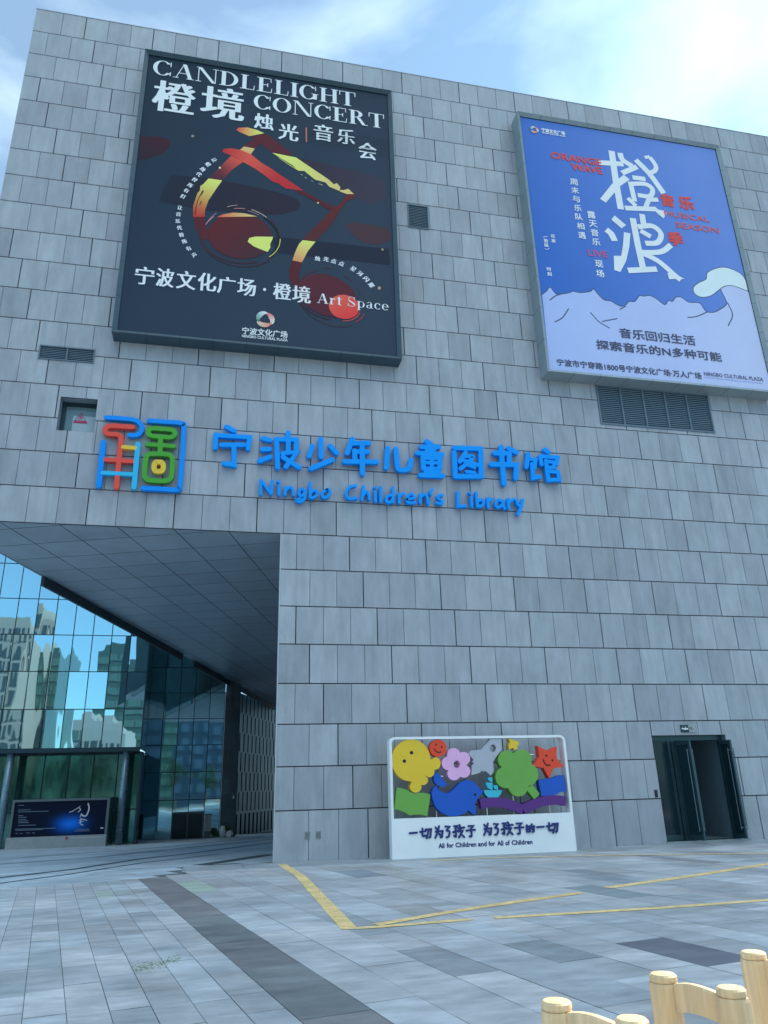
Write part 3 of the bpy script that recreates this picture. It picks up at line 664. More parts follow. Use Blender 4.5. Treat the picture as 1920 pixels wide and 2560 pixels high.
for ch, x, y, a in (('让', 358, 342, -50), ('蜡', 305, 378, -48), ('烛', 262, 420, -45), ('代', 228, 462, -40), ('替', 192, 508, -35), ('所', 155, 555, -30), ('有', 122, 600, -25), ('灯', 95, 650, -18), ('让', 68, 745, -8), ('音', 55, 800, -2), ('乐', 50, 858, 4), ('代', 62, 915, 12), ('替', 80, 975, 18), ('所', 105, 1030, 24), ('有', 140, 1090, 32), ('声', 188, 1145, 38)):
    putc(m, ch, z5, (x, y), 46, WH2, (.018, 0), math.radians(a))
for ch, x, y, a in (('烛', 682, 508, -5), ('光', 782, 515, -8), ('点', 872, 538, -14), ('点', 965, 568, -20), ('星', 1105, 630, -32), ('河', 1185, 685, -38), ('闪', 1258, 750, -46), ('耀', 1318, 822, -54)):
    putc(m, ch, z6, (x, y), 66, WH2, (.018, 0), math.radians(a))
putpx(m, '宁波文化广场', z1, (947, 1295), (1125, 1310), (960, 1309), (960, 1281), WH, (.008, .008), 2)
putpx(m, 'NINGBO CULTURAL PLAZA', z1, (947, 1315), (1125, 1332), (952, 1321), (952, 1310), WH, (.004, .004), 2)
c = fac(*z1((1037, 1250)), m.y); swirl(m, c[0], c[1], .29)
m.build('poster_lettering', PRINT, t1, attr=True)

# --- orange wave poster
t2, yp, R2 = billboard('music_season_billboard', 11.755, 20.06, 13.555, 24.40, .56, 'bright blue framed music poster with pale hills and two bold white characters', mat('pale_frame_aluminium', (.27, .33, .35), .4, var=.1, bump=.05))
m = MB(); m.y = yp; m.lift = 0
bargrid(m, *R2, yp, grad(AL(50, 100, 188), AL(96, 132, 208), (R2[0], 18), (R2[1], 20)))  # paler to the right: bloom and glare put into the banner colour
m.build('banner', PRINT, t2, attr=True)
m = MB(); m.y = yp; m.lift = .0008
zA = zm(1280, 300, 3.4563); zW = zm(1340, 640, 2.8603); zS = zm(1640, 420, 5.925)
LIL, CAPC, DK = AL(150, 176, 236), AL(186, 214, 242), AL(66, 80, 112)
hills = [(44, 274), (75, 250), (100, 222), (140, 268), (175, 272), (240, 262), (262, 252), (320, 262), (390, 252), (410, 235), (450, 280), (490, 315), (535, 322), (600, 358), (640, 350), (665, 325), (705, 325), (740, 283), (770, 288), (810, 282), (860, 305), (920, 348), (945, 318), (975, 325), (1000, 295), (1040, 295), (1090, 330), (1150, 332), (1180, 345), (1215, 395), (1265, 403), (1310, 385), (1362, 345), (1350, 300), (1330, 262), (1320, 220), (1370, 200), (1440, 205), (1520, 255)]
H = [fac(*zW(p), yp) for p in hills]; HS = [(q.x, q.y) for q in smoothed(H, False, 4)]
HS = [(min(max(x, R2[0] + .005), R2[1] - .005), z) for x, z in HS]
flat(m, HS + [(R2[1] - .005, HS[-1][1]), (R2[1] - .005, R2[2] + .005), (R2[0] + .005, R2[2] + .005)], grad(AL(146, 174, 236), AL(164, 186, 240), (R2[0], 15), (R2[1], 15)))
line(m, HS, .035, DK, smooth=False)
capp = [fac(*zW(p), yp) for p in [(1135, 270), (1125, 225), (1165, 190), (1215, 165), (1225, 120), (1280, 90), (1345, 80), (1410, 98), (1465, 128), (1500, 175), (1518, 248), (1460, 230), (1400, 212), (1345, 218), (1300, 250), (1250, 285), (1185, 295)]]
capp = [(min(p.x, R2[1] - .006), p.y) for p in smoothed(capp, True, 5)]
flat(m, capp, CAPC); line(m, capp, .03, DK, smooth=False, closed=True)
for pts in ([(135, 472), (190, 440), (232, 378)], [(390, 405), (450, 470), (525, 515)], [(475, 468), (580, 448)], [(1085, 440), (1150, 432), (1225, 400)], [(1370, 335), (1405, 420), (1375, 498)], [(600, 382), (640, 360)], [(100, 315), (140, 285), (180, 272)]):
    line(m, pts, .04, DK, zW)
m.build('printed_hills', PRINT, t2, attr=True)
m = MB(); m.y = yp; m.lift = .006
BW = AL(200, 226, 246)
def big(pts, w, smooth=True): line(m, pts, w * .0047, BW, zA, smooth, cap=False)
big([(860, 268), (895, 520), (940, 772)], 54, False); big([(750, 368), (962, 382)], 48, False); flat(m, [(965, 475), (1018, 515), (930, 575), (810, 715), (760, 682), (870, 545)], BW, zA)
big([(932, 285), (955, 345), (1040, 400)], 48); big([(1080, 405), (950, 460)], 46, False); big([(1068, 345), (1190, 470), (1310, 635)], 50); big([(1145, 325), (1190, 318)], 30, False); big([(1190, 322), (1240, 395), (1232, 440), (1180, 455), (1150, 430)], 40)
big([(1040, 497), (1152, 512)], 44, False); big([(1020, 535), (1060, 705)], 42, False); big([(1030, 552), (1150, 555), (1212, 600), (1190, 660), (1085, 650)], 42); big([(1000, 675), (1070, 745)], 38, False); big([(1262, 690), (1180, 690), (1150, 765)], 40, False)
big([(975, 762), (1240, 772)], 44, False); flat(m, [(1228, 745), (1262, 775), (1330, 790), (1335, 815), (1308, 852), (1262, 815), (1238, 790)], BW, zA)
flat(m, [(885, 826), (985, 910), (945, 938), (857, 862)], BW, zA); flat(m, [(828, 932), (880, 975), (914, 1046), (862, 1048), (830, 990), (798, 965)], BW, zA)
flat(m, [(965, 970), (1022, 982), (1012, 1100), (985, 1220), (935, 1315), (882, 1298), (878, 1175), (942, 1175), (958, 1080)], BW, zA)
big([(1042, 850), (1085, 1080), (1135, 1300)], 52, False); big([(1122, 815), (1135, 900)], 48, False); big([(1085, 925), (1210, 918), (1285, 985), (1255, 1060), (1150, 1068)], 46); big([(1108, 958), (1198, 1010)], 44, False)
big([(1372, 1082), (1285, 1140), (1120, 1148)], 46); big([(1120, 1150), (1260, 1220), (1390, 1330), (1455, 1385)], 46); flat(m, [(1340, 1322), (1410, 1335), (1490, 1375), (1356, 1377)], BW, zA); big([(1000, 1302), (1250, 1290)], 48, False)
OR_ = AL(204, 90, 96, .8); OR2 = AL(196, 112, 128, .8)
putpx(m, 'ORANGE', zA, (335, 305), (770, 365), (358, 337), (358, 277), OR_, (.022, .022), 3); putpx(m, 'WAVE', zA, (512, 405), (778, 440), (560, 440), (545, 378), OR_, (.022, .022), 3)
for ch, x, y in (('周', 532, 537), ('末', 543, 610), ('与', 553, 685), ('乐', 567, 762), ('队', 577, 838), ('相', 592, 918), ('遇', 603, 998)): putc(m, ch, zA, (x, y), 64, BW, (.010, .010))
for ch, x, y in (('露', 685, 822), ('天', 698, 898), ('音', 712, 975), ('乐', 725, 1055), ('现', 750, 1245), ('场', 760, 1328)): putc(m, ch, zA, (x, y), 68, BW, (.010, .010))
putpx(m, 'LIVE', zA, (655, 1145), (820, 1155), (690, 1178), (690, 1122), AL(170, 90, 130), (.012, .012), 2)
for ch, x, y in (('尽', 352, 1008), ('享', 357, 1047), ('放', 291, 1045), ('纵', 296, 1083), ('时', 318, 1290), ('刻', 323, 1333)): putc(m, ch, zA, (x, y), 38, BW, (.007, .007))
line(m, [(270, 1018), (288, 1008), (308, 1012)], .02, BW, zA); line(m, [(282, 1112), (300, 1122), (320, 1110)], .02, BW, zA)
putc(m, '音', zS, (165, 482), 205, OR_, (.055, .045)); putc(m, '乐', zS, (445, 522), 215, OR_, (.055, .045)); putc(m, '季', zS, (287, 1050), 215, OR_, (.055, .045))
putpx(m, 'MUSICAL', zS, (120, 680), (795, 790), (150, 716), (150, 640), OR2, (.014, .014), 2); putpx(m, 'SEASON', zS, (290, 850), (940, 965), (325, 890), (325, 805), OR2, (.016, .016), 2)
DT = AL(68, 80, 108)
putpx(m, '音乐回归生活', zW, (595, 550), (1135, 600), (630, 588), (630, 518), DT, (.014, .014)); putpx(m, '探索音乐的N多种可能', zW, (430, 640), (1322, 715), (465, 670), (465, 602), DT, (.014, .014))
putpx(m, '宁波市宁穿路1800号宁波文化广场·万人广场', zW, (148, 765), (1178, 845), (178, 787), (178, 737), DT, (.009, .009)); putpx(m, 'NINGBO CULTURAL PLAZA', zW, (1200, 843), (1622, 885), (1210, 857), (1210, 830), AL(84, 98, 130), (.005, .005), 2)
for k in range(26): line(m, [(1204 + 16.2 * k, 868 + 1.75 * k), (1214 + 16.2 * k, 869 + 1.75 * k)], .02, AL(118, 145, 200), zW, smooth=False)
putpx(m, '宁波文化广场', zA, (253, 95), (455, 115), (275, 107), (275, 75), BW, (.014, .014), 2); putpx(m, 'NINGBO CULTURAL PLAZA', zA, (258, 115), (458, 133), (264, 119), (264, 108), BW, (.006, .006), 2)
c = fac(*zA((191, 88)), m.y); swirl(m, c[0], c[1], .17)
m.build('poster_lettering', PRINT, t2, attr=True)

# ------------------------------------------------------------------ wall sign in blue letters
SB = mat('blue_sign_acrylic', (.0, .33, .95), .4, spec=.2, var=.03)
DEPS, YS = .13, -.19
s1 = zm(510, 1040, 3.6065); s2 = zm(920, 1080, 3.2529)
sg = thing('library_name_sign', (6.5, 0, 9.3), 'wall sign of thick bright blue handwritten letters naming the library', 'sign')
def char(name, f, strokes, w, parent, ky=0.0, m_=SB):
    b = MB(); sc = None
    for i, s in enumerate(strokes):
        ww = w; sm = True
        if isinstance(s[-1], (int, float)): ww = s[-1]; s = s[:-1]
        if isinstance(s[-1], str): sm = False; s = s[:-1]
        P = [fac(*f(p), YS) for p in s]
        k = (Vector(fac(*f((s[0][0] + 10, s[0][1])), YS)) - Vector(P[0])).length / 10
        ribbon(b, P, ww * k, YS - .0025 * i, DEPS, sm, bev=.008, n=5)
    o = b.build(name, m_, parent); return o
Hn = 'h'
CH = [
 (s1, [[(202, 95), (272, 130)], [(107, 165), (100, 283)], [(112, 172), (412, 190), (398, 293), Hn], [(157, 260), (360, 258)], [(270, 265), (272, 442), (182, 425), Hn]]),
 (s1, [[(532, 200), (597, 215)], [(527, 300), (592, 297)], [(502, 403), (598, 366)], [(655, 215), (660, 340), (665, 463)], [(650, 210), (835, 212), (830, 298), Hn], [(760, 150), (758, 320)], [(710, 337), (838, 327), (738, 458), Hn], [(712, 372), (858, 463)]]),
 (s1, [[(977, 268), (948, 360)], [(1055, 205), (1056, 368)], [(1138, 268), (1197, 333)], [(965, 473), (1158, 393)]]),
 (s1, [[(1338, 205), (1292, 333)], [(1338, 245), (1488, 242)], [(1358, 320), (1478, 320)], [(1358, 312), (1362, 400)], [(1268, 410), (1558, 412)], [(1425, 250), (1430, 518)]]),
 (s2, [[(162, 130), (150, 288)], [(228, 135), (238, 250), (255, 303), (330, 298), (352, 225)]]),
 (s2, [[(478, 75), (510, 92)], [(437, 120), (578, 120)], [(478, 130), (490, 160)], [(540, 130), (515, 160)], [(402, 170), (603, 182)], [(447, 205), (452, 300)], [(447, 207), (588, 212), (582, 300), Hn], [(452, 250), (584, 252), 30], [(452, 296), (584, 298), 30], [(517, 205), (520, 345), 34], [(467, 323), (578, 327), 30], [(427, 352), (608, 357)]]),
 (s2, [[(702, 165), (712, 358)], [(705, 127), (918, 135), (922, 358), (712, 360), Hn], [(795, 165), (747, 240), 36], [(788, 195), (853, 198), (825, 240), (752, 298), 34], [(780, 232), (893, 268), 34], [(812, 268), (868, 290), 28], [(800, 322), (868, 330), 28]]),
 (s2, [[(1085, 120), (1095, 270), (1110, 418)], [(1032, 170), (1150, 173), (1150, 253), Hn], [(1005, 262), (1210, 266), (1203, 373), Hn], [(1147, 132), (1208, 165)]]),
 (s2, [[(1305, 175), (1290, 283), 36], [(1302, 212), (1363, 226), (1355, 288), 34, ][:3] + [Hn, 34], [(1335, 260), (1345, 373), (1398, 362), Hn, 34], [(1442, 145), (1465, 160)], [(1402, 205), (1412, 263), 34], [(1402, 197), (1543, 207), (1535, 258), Hn, 34], [(1447, 235), (1467, 393), 34], [(1447, 240), (1510, 246), (1515, 288), (1462, 290), Hn, 30], [(1465, 320), (1545, 326), (1555, 388), (1472, 390), Hn, 32]]),
]
for f, st_ in CH:
    o = char('chinese_character', f, st_, 46 if f is s1 else 41, sg)
LT = [
 (s1, [[(514, 578), (510, 702)], [(516, 580), (605, 700)], [(606, 698), (614, 585)]]),
 (s1, [[(676, 622), (677, 708)], [(668, 586), (677, 593)]]),
 (s1, [[(737, 640), (731, 708)], [(735, 668), (775, 640), (798, 660), (808, 710)]]),
 (s1, [[(905, 672), (875, 655), (856, 690), (872, 718), (898, 705), (908, 670)], [(912, 665), (908, 735), (870, 772), (836, 758), (868, 742)]]),
 (s1, [[(958, 600), (958, 733)], [(960, 690), (1005, 668), (1022, 705), (985, 735), (960, 733)]]),
 (s1, [[(1108, 662), (1070, 690), (1075, 730), (1110, 728), (1138, 690), (1125, 660), (1105, 662)]]),
 (s1, [[(1365, 625), (1310, 642), (1280, 695), (1308, 742), (1378, 738)]]),
 (s1, [[(1440, 632), (1425, 753)], [(1432, 715), (1465, 680), (1485, 705), (1492, 750)]]),
 (s2, [[(60, 480), (62, 563)], [(54, 447), (63, 453)]]),
 (s2, [[(104, 447), (104, 563)]]),
 (s2, [[(205, 450), (206, 568)], [(196, 510), (155, 525), (155, 568), (190, 565), (203, 540)]]),
 (s2, [[(255, 500), (256, 573)], [(258, 522), (290, 498)]]),
 (s2, [[(318, 548), (375, 532), (358, 503), (322, 525), (325, 570), (385, 573)]]),
 (s2, [[(429, 505), (426, 573)], [(430, 525), (465, 505), (482, 530), (492, 582)]]),
 (s2, [[(523, 467), (513, 480), (512, 503)]]),
 (s2, [[(607, 512), (572, 518), (575, 540), (603, 560), (600, 582), (562, 574)]]),
 (s2, [[(732, 487), (734, 604), (796, 599), Hn]]),
 (s2, [[(842, 530), (846, 603)], [(826, 494), (834, 499)]]),
 (s2, [[(882, 490), (890, 598)], [(890, 565), (925, 550), (942, 575), (925, 600), (892, 603)]]),
 (s2, [[(976, 535), (980, 610)], [(980, 562), (1012, 544)]]),
 (s2, [[(1098, 565), (1060, 552), (1040, 590), (1062, 612), (1095, 590)], [(1100, 560), (1102, 600), (1114, 620)]]),
 (s2, [[(1141, 545), (1146, 618)], [(1146, 570), (1182, 546)]]),
 (s2, [[(1206, 550), (1222, 590), (1240, 600)], [(1260, 550), (1245, 610), (1222, 668)]]),
]
for f, st_ in LT: char('letter', f, st_, 27 if f is s1 else 24, sg)
# emblem
em = thing('library_emblem', (-.3, 0, 8.8), 'square emblem of rounded blue, red, green and yellow tube strokes left of the blue lettering', 'emblem')
zE = zm(240, 1020, 6.9125)
EB, ER, EG, EY, EC = [mat('emblem_' + n, AL(*c, .82), .4, spec=.2, var=.03) for n, c in (('blue', (0, 140, 255)), ('red', (212, 84, 76)), ('green', (68, 160, 62)), ('yellow', (238, 192, 76)), ('cyan', (50, 180, 242)))]
_E = [0]
def es(pts, w, m_, smooth=True, closed=False, name='tube_stroke', par=em):
    P = [fac(*zE(p), YS) for p in pts]; k = (Vector(fac(*zE((600, 700)), YS)) - Vector(fac(*zE((500, 700)), YS))).length / 100
    b = MB(); _E[0] += 1
    ribbon(b, P, w * k, YS - .002 * _E[0], DEPS, smooth, closed, bev=.0 if closed else .008)
    return b.build(name, m_, par)
es([(178, 158), (420, 175), (640, 198), (735, 238), (788, 310), (785, 390), (730, 450), (650, 468), (585, 462)], 88, EB)
es([(918, 215), (1180, 235), (1420, 250), (1500, 275), (1520, 340), (1490, 850), (1452, 1320), (1430, 1390), (1370, 1410), (1100, 1395), (815, 1382)], 90, EB)
es([(632, 328), (440, 315), (250, 308), (172, 340), (158, 395), (195, 440), (280, 448), (370, 455), (420, 485), (430, 560), (412, 740), (395, 900), (372, 1130), (352, 1365)], 92, ER)
es([(150, 890), (645, 920)], 84, ER, False); es([(127, 585), (105, 780), (45, 1342)], 95, EB); es([(724, 622), (690, 1000), (655, 1372)], 92, EC)
es([(115, 1120), (640, 1148)], 78, EC, False); es([(468, 676), (672, 690)], 78, EY, False)
es([(990, 352), (1130, 362), (1280, 375), (1352, 405), (1355, 470), (1270, 507), (1130, 495), (985, 485), (910, 450), (918, 375)], 88, EG, closed=True)
es([(1118, 500), (1105, 785)], 92, EG, False); es([(882, 625), (1345, 662)], 84, EG, False)
es([(965, 795), (1230, 802), (1310, 850), (1322, 930), (1308, 1150), (1270, 1235), (1180, 1262), (930, 1250), (858, 1210), (838, 1140), (858, 905), (890, 820)], 88, EG, closed=True)
es([(1030, 945), (1085, 938), (1140, 948), (1165, 1020), (1142, 1085), (1083, 1098), (1025, 1088), (1002, 1018)], 92, EY, closed=True, name='coin')

# ------------------------------------------------------------------ white display board
YB = -.80
bd = thing('display_board', (8.6, -.65, G0), 'white rounded display board with colourful cut-out animals, tree and star above a blue slogan', 'display board')
x0, x1, z0, z1 = 6.30, 10.915, G0 + .003, 2.612; r = .15; D = .28
def rr(x0, x1, z0, z1, r, rb=0):
    P = [(x0, z0), (x1, z0)]
    P += [(x1 - r + r * math.cos(t), z1 - r + r * math.sin(t)) for t in [math.pi / 2 * k / 8 for k in range(9)]]
    P += [(x0 + r - r * math.cos(t), z1 - r + r * math.sin(t)) for t in [math.pi / 2 * (8 - k) / 8 for k in range(9)]]
    return P
inner = rr(x0 + .062, x1 - .062, .765, z1 - .06, .09)
vs, fs = fillpoly([rr(x0, x1, z0, z1, r), inner], YB, D); b = MB(); b.add(vs, fs); b.build('board_panel', WHITE, bd)
pal = {n: mat('paint_' + n, AL(*c, .90), .42, var=.04, bump=.02) for n, c in dict(yellow=(224, 182, 46), vermilion=(204, 66, 36), pink=(222, 166, 222), grey=(150, 168, 190), green=(94, 158, 72), blue=(8, 80, 190), cyan=(50, 172, 205), purple=(76, 36, 124)).items()}
EYE = mat('cutout_dark', (.008, .008, .01), .7)
K1 = zm(960, 1840, 5.925); K2 = zm(1200, 1830, 6.636); YF = -.785
_F = [0]
def fig(name, loops, m_, par=bd, d=.22, label=None):
    _F[0] += 1; y = YF + .0012 * _F[0]
    vs, fs = fillpoly(loops, y, d - .0011 * _F[0]); b = MB(); b.add(vs, fs); o = b.build(name, m_, par)
    if label: o['label'] = label
    o_y[o.name] = y; return o
o_y = {}
def px(f, pts, smooth=False):
    P = [fac(*f(p), YF) for p in pts]
    return [(q.x, q.y) for q in smoothed(P, True, 4)] if smooth else P
def union(cs, c, n=120):
    """outline of a cluster of discs, seen from a point inside it"""
    out = []
    for i in range(n):
        a = 2 * math.pi * i / n; d = (math.cos(a), math.sin(a)); best = 0
        for (x, y, rx, ry) in cs:
            dx, dy, px_, py_ = d[0] / rx, d[1] / ry, (c[0] - x) / rx, (c[1] - y) / ry
            A = dx * dx + dy * dy; B = dx * px_ + dy * py_; C = px_ * px_ + py_ * py_ - 1; disc = B * B - A * C
            if disc >= 0: best = max(best, (-B + math.sqrt(disc)) / A)
        out.append((c[0] + d[0] * best, c[1] + d[1] * best))
    return out
def face(o, f, eyes, smile=None, sw=16):
    y = o_y[o.name]
    for (ex, ey, er) in eyes:
        b = MB(); b.add(*fillpoly([px(f, ell(ex, ey, er, er * 1.05, 0, 18))], y - .003, .002)); b.build('eye', EYE, o)
    if smile:
        b = MB(); k = (Vector(fac(*f((110, 100)), YF)) - Vector(fac(*f((100, 100)), YF))).length / 10
        ribbon(b, [fac(*f(p), YF) for p in smile], sw * k, y - .003, .002); b.build('smile', EYE, o)
o = fig('round_creature_figure', [px(K1, union([(402, 360, 288, 312), (765, 406, 74, 92), (672, 535, 76, 76), (578, 655, 74, 72), (470, 752, 86, 88)], (500, 480), 200))], pal['yellow']); face(o, K1, [(408, 247, 25), (302, 371, 25)])
o = fig('smiling_ball', [px(K1, ell(803, 180, 124, 128))], pal['vermilion']); face(o, K1, [(770, 128, 13), (853, 160, 13)], [(745, 192), (772, 228), (808, 243), (843, 234)], 15)
fig('flower_figure', [px(K1, union([(1035, 278, 96, 100), (1182, 335, 95, 100), (1186, 522, 94, 96), (1040, 558, 98, 98), (950, 405, 92, 100)], (1075, 418))), px(K1, ell(1080, 418, 48, 56, 0, 24))], pal['pink'])
rk = px(K2, [(180, 112), (352, 112), (362, 290), (218, 482), (230, 655), (180, 722)]) + px(K1, [(1500, 512), (1480, 530), (1450, 512), (1420, 545), (1295, 580), (1305, 430), (1335, 405), (1308, 385), (1330, 355), (1255, 262), (1300, 212), (1440, 205)])
fig('rocket_figure', [rk, px(K2, ell(215, 268, 55, 63, 0, 24))], pal['grey'])
fig('small_fish_figure', [px(K2, [(480, 115), (510, 105), (545, 138), (600, 140), (640, 170), (655, 195), (610, 235), (635, 260), (575, 300), (550, 265), (485, 290), (478, 220), (500, 165)])], pal['yellow'])
tr = fig('tree_figure', [px(K2, union([(447, 457, 147, 150), (690, 455, 170, 165), (800, 705, 168, 185), (640, 880, 170, 190), (440, 750, 180, 182)], (610, 680), 160))], pal['green'])
b = MB(); b.add(*fillpoly([px(K2, [(770, 950), (870, 870), (995, 1025), (905, 1118)])], YF + .011, .2)); b.build('trunk', pal['green'], tr)
o = fig('star_figure', [px(K2, [(960, 230), (1115, 310), (1275, 240), (1275, 430), (1385, 580), (1220, 600), (1150, 765), (1060, 600), (890, 565), (990, 410)])], pal['vermilion']); face(o, K2, [(1103, 392, 17), (1205, 468, 17)], [(1050, 460), (1075, 520), (1112, 550), (1162, 548)], 20)
fig('green_book_figure', [px(K1, [(195, 765), (270, 775), (340, 800), (400, 832), (440, 850), (520, 840), (600, 842), (650, 855), (690, 875), (640, 1192), (590, 1172), (520, 1163), (450, 1165), (385, 1178), (300, 1125), (220, 1095), (150, 1085)])], pal['green'])
o = fig('whale_figure', [px(K1, [(770, 735), (820, 800), (900, 848), (970, 845), (1060, 770), (1130, 690), (1230, 645), (1330, 680), (1400, 750), (1472, 827), (1405, 905), (1345, 1000), (1368, 1060), (1368, 1130), (1345, 1172), (1310, 1150), (1255, 1100), (1190, 1152), (1080, 1187), (960, 1185), (850, 1130), (770, 1050), (722, 940), (710, 850), (728, 775)])], pal['blue']); face(o, K1, [(1352, 868, 20)])
fig('whale_tail_figure', [px(K1, [(775, 535), (825, 560), (870, 640), (942, 715), (915, 748), (850, 755), (790, 728), (748, 670), (738, 590)])], pal['blue'])
bt = fig('boat_figure', [px(K2, [(65, 965), (370, 965), (350, 1030), (300, 1087), (140, 1087), (88, 1030)])], pal['cyan'])
for q in ([(130, 755), (208, 755), (210, 832), (160, 815)], [(100, 840), (211, 840), (216, 964), (150, 942), (115, 895)], [(222, 885), (298, 882), (303, 964), (245, 945)]):
    b = MB(); b.add(*fillpoly([px(K2, q)], YF + .016, .17)); b.build('sail', pal['cyan'], bt)
fig('blue_book_figure', [px(K2, [(975, 800), (1050, 780), (1160, 775), (1240, 750), (1340, 712), (1392, 722), (1430, 990), (1340, 995), (1270, 1035), (1190, 1055), (1100, 1055), (1025, 1065)])], pal['blue'])
b = MB(); k = .0038
P = [fac(*K2(p), YF) for p in ((10, 1195), (130, 1170), (300, 1168), (450, 1192), (600, 1240), (720, 1292))]; P2 = [fac(*K2(p), YF) for p in ((722, 1290), (830, 1232), (1000, 1165), (1150, 1132), (1300, 1130), (1425, 1148))]
ribbon(b, P, .225, YF, .2, cap=False); ribbon(b, P2, .225, YF + .0015, .198, cap=False); b.build('purple_ribbon', pal['purple'], bd)
for u, z in ((1222, 1.1), (1380, 1.2), (1290, 1.25), (1095, .9)):
    x = fac(u, 2015, YB)[0]; b = MB(); b.cyl((x, YB + .16, .765), (x, YB + .16, z), .014, n=8); b.build('support_rod', CHROME, bd)
for (fa, a, c_) in ((K1, 835, 905), (K2, 820, 1300)):
    q0, q1 = fac(*fa((a, 595 if fa is K1 else 372)), YB), fac(*fa((c_, 595 if fa is K1 else 362)), YB); b = MB(); b.cyl((q0[0], YB + .16, q0[1]), (q1[0], YB + .16, q1[1]), .014, n=8); b.build('support_rod', CHROME, bd)
NAVY = mat('navy_raised_lettering', AL(14, 36, 108), .4)
zT = zm(1010, 2040, 4.1475)
b = MB()
qie = [[(167, 165), (225, 156)], [(192, 130), (195, 205), (224, 200)], [(226, 140), (282, 136), (275, 215), (262, 224), Hn], [(255, 142), (250, 180), (235, 230)]]
wei = [[(328, 118), (342, 138)], [(365, 105), (350, 165), (326, 225)], [(330, 162), (402, 155), (396, 215), (380, 222), Hn], [(365, 185), (382, 202)]]
le = [[(430, 108), (472, 110), (442, 150), Hn], [(442, 150), (474, 162), (464, 212), (442, 220)]]
hai = [[(520, 105), (556, 101), (535, 125), Hn], [(535, 125), (540, 210), (520, 205)], [(510, 168), (560, 152)], [(575, 93), (582, 104)], [(563, 127), (626, 118)], [(592, 127), (574, 160), (602, 155), Hn], [(610, 152), (570, 222)], [(594, 187), (626, 218)]]
zi = [[(668, 105), (722, 100), (695, 130), Hn], [(696, 130), (702, 205), (680, 210)], [(648, 150), (738, 143)]]
de = [[(1275, 95), (1268, 110)], [(1270, 112), (1276, 165)], [(1270, 112), (1302, 107), (1307, 160), (1276, 165), Hn], [(1272, 137), (1302, 133)], [(1326, 85), (1312, 116)], [(1318, 110), (1350, 106), (1346, 160), (1334, 166), Hn], [(1326, 130), (1336, 140)]]
def sh(ss, dx, dy): return [[(p[0] + dx, p[1] + dy) if not isinstance(p, str) else p for p in s] for s in ss]
i = 0
for cs in ([[(60, 178), (135, 172)]], qie, wei, le, hai, zi, sh(wei, 505, -28), sh(le, 503, -27), sh(hai, 502, -28), sh(zi, 500, -27), de, [[(1380, 115), (1450, 110)]], sh(qie, 1312, -58)):
    b = MB()
    for s in cs:
        sm = not isinstance(s[-1], str); i += 1
        P = [fac(*zT(p), YB - .02) for p in s if not isinstance(p, str)]
        ribbon(b, P, .044, YB - .022 - .0002 * i, .022, sm, n=4)
    b.build('slogan_character', NAVY, bd)
for wd, l, r_ in (('All', 358, 420), ('for', 442, 515), ('Children', 533, 750), ('and', 768, 858), ('for', 876, 945), ('All', 966, 1030), ('of', 1050, 1098), ('Children', 1116, 1332)):
    yb_ = 335 - (l - 358) * .043
    b = MB(); b.y = YB - .004; b.lift = 0
    putpx(b, wd, zT, (l, yb_ - 25), (r_, yb_ - 25), (l, yb_), (l, yb_ - 52), (1, 1, 1), (.009, .009), 3)
    b.build('english_word', NAVY, bd)

# ------------------------------------------------------------------ mirrored glass building across the passage
gb = thing('glass_building', (-6, 24, gz(21)), 'mirrored glass building on slim columns beyond the passage under the overhang', 'building')
rnd = random.Random(3)
def panes(mb, x0, x1, z0, z1, y, cols, rows, g=.022, tilt=.012):
    for i in range(cols):
        for k in range(rows):
            xa, xb = x0 + (x1 - x0) * i / cols + g, x0 + (x1 - x0) * (i + 1) / cols - g; za, zb = z0 + (z1 - z0) * k / rows + g, z0 + (z1 - z0) * (k + 1) / rows - g
            t = [rnd.uniform(-tilt, tilt) for _ in range(2)]
            def Y(x, z): return y + t[0] * (x - (xa + xb) / 2) + t[1] * (z - (za + zb) / 2)
            n = 3; vs = [(xa + (xb - xa) * p / n, 0, za + (zb - za) * q / n) for q in range(n + 1) for p in range(n + 1)]
            vs = [(x, Y(x, z), z) for x, _, z in vs]
            mb.add(vs, [(q * (n + 1) + p, q * (n + 1) + p + 1, (q + 1) * (n + 1) + p + 1, (q + 1) * (n + 1) + p) for q in range(n) for p in range(n)])
YA, XC, ZA = 21.0, -1.43, 3.68
NX, NZ = 16, 6; px_, pz_ = .936, 1.84
m = MB(); panes(m, XC - px_ * NX, XC, ZA, ZA + pz_ * NZ, YA, NX, NZ); m.build('upper_glazing', GLASS_A, gb)
m = MB(); X0 = XC - px_ * NX
m.add([(X0, YA + .05, ZA), (XC, YA + .05, ZA), (XC, YA + .05, ZA + pz_ * NZ), (X0, YA + .05, ZA + pz_ * NZ)], [(0, 1, 2, 3)])
m.box(XC - .03, XC + .03, YA - .02, YA + .06, ZA - .1, ZA + pz_ * NZ)
m.box(X0, XC - .031, YA - .03, YA + .25, ZA - .18, ZA - .001)
m.build('mullions', MULL, gb)
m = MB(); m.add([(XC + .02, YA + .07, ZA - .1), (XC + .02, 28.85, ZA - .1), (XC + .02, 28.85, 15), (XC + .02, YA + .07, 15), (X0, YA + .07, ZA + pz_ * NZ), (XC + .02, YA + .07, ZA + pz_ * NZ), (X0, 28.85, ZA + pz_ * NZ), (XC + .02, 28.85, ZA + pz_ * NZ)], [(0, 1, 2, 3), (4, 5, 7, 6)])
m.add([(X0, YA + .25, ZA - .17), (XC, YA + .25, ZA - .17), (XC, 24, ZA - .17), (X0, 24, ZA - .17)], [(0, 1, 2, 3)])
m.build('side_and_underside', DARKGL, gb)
m = MB(); YG = 22.6; zb = gz(YG) - .02
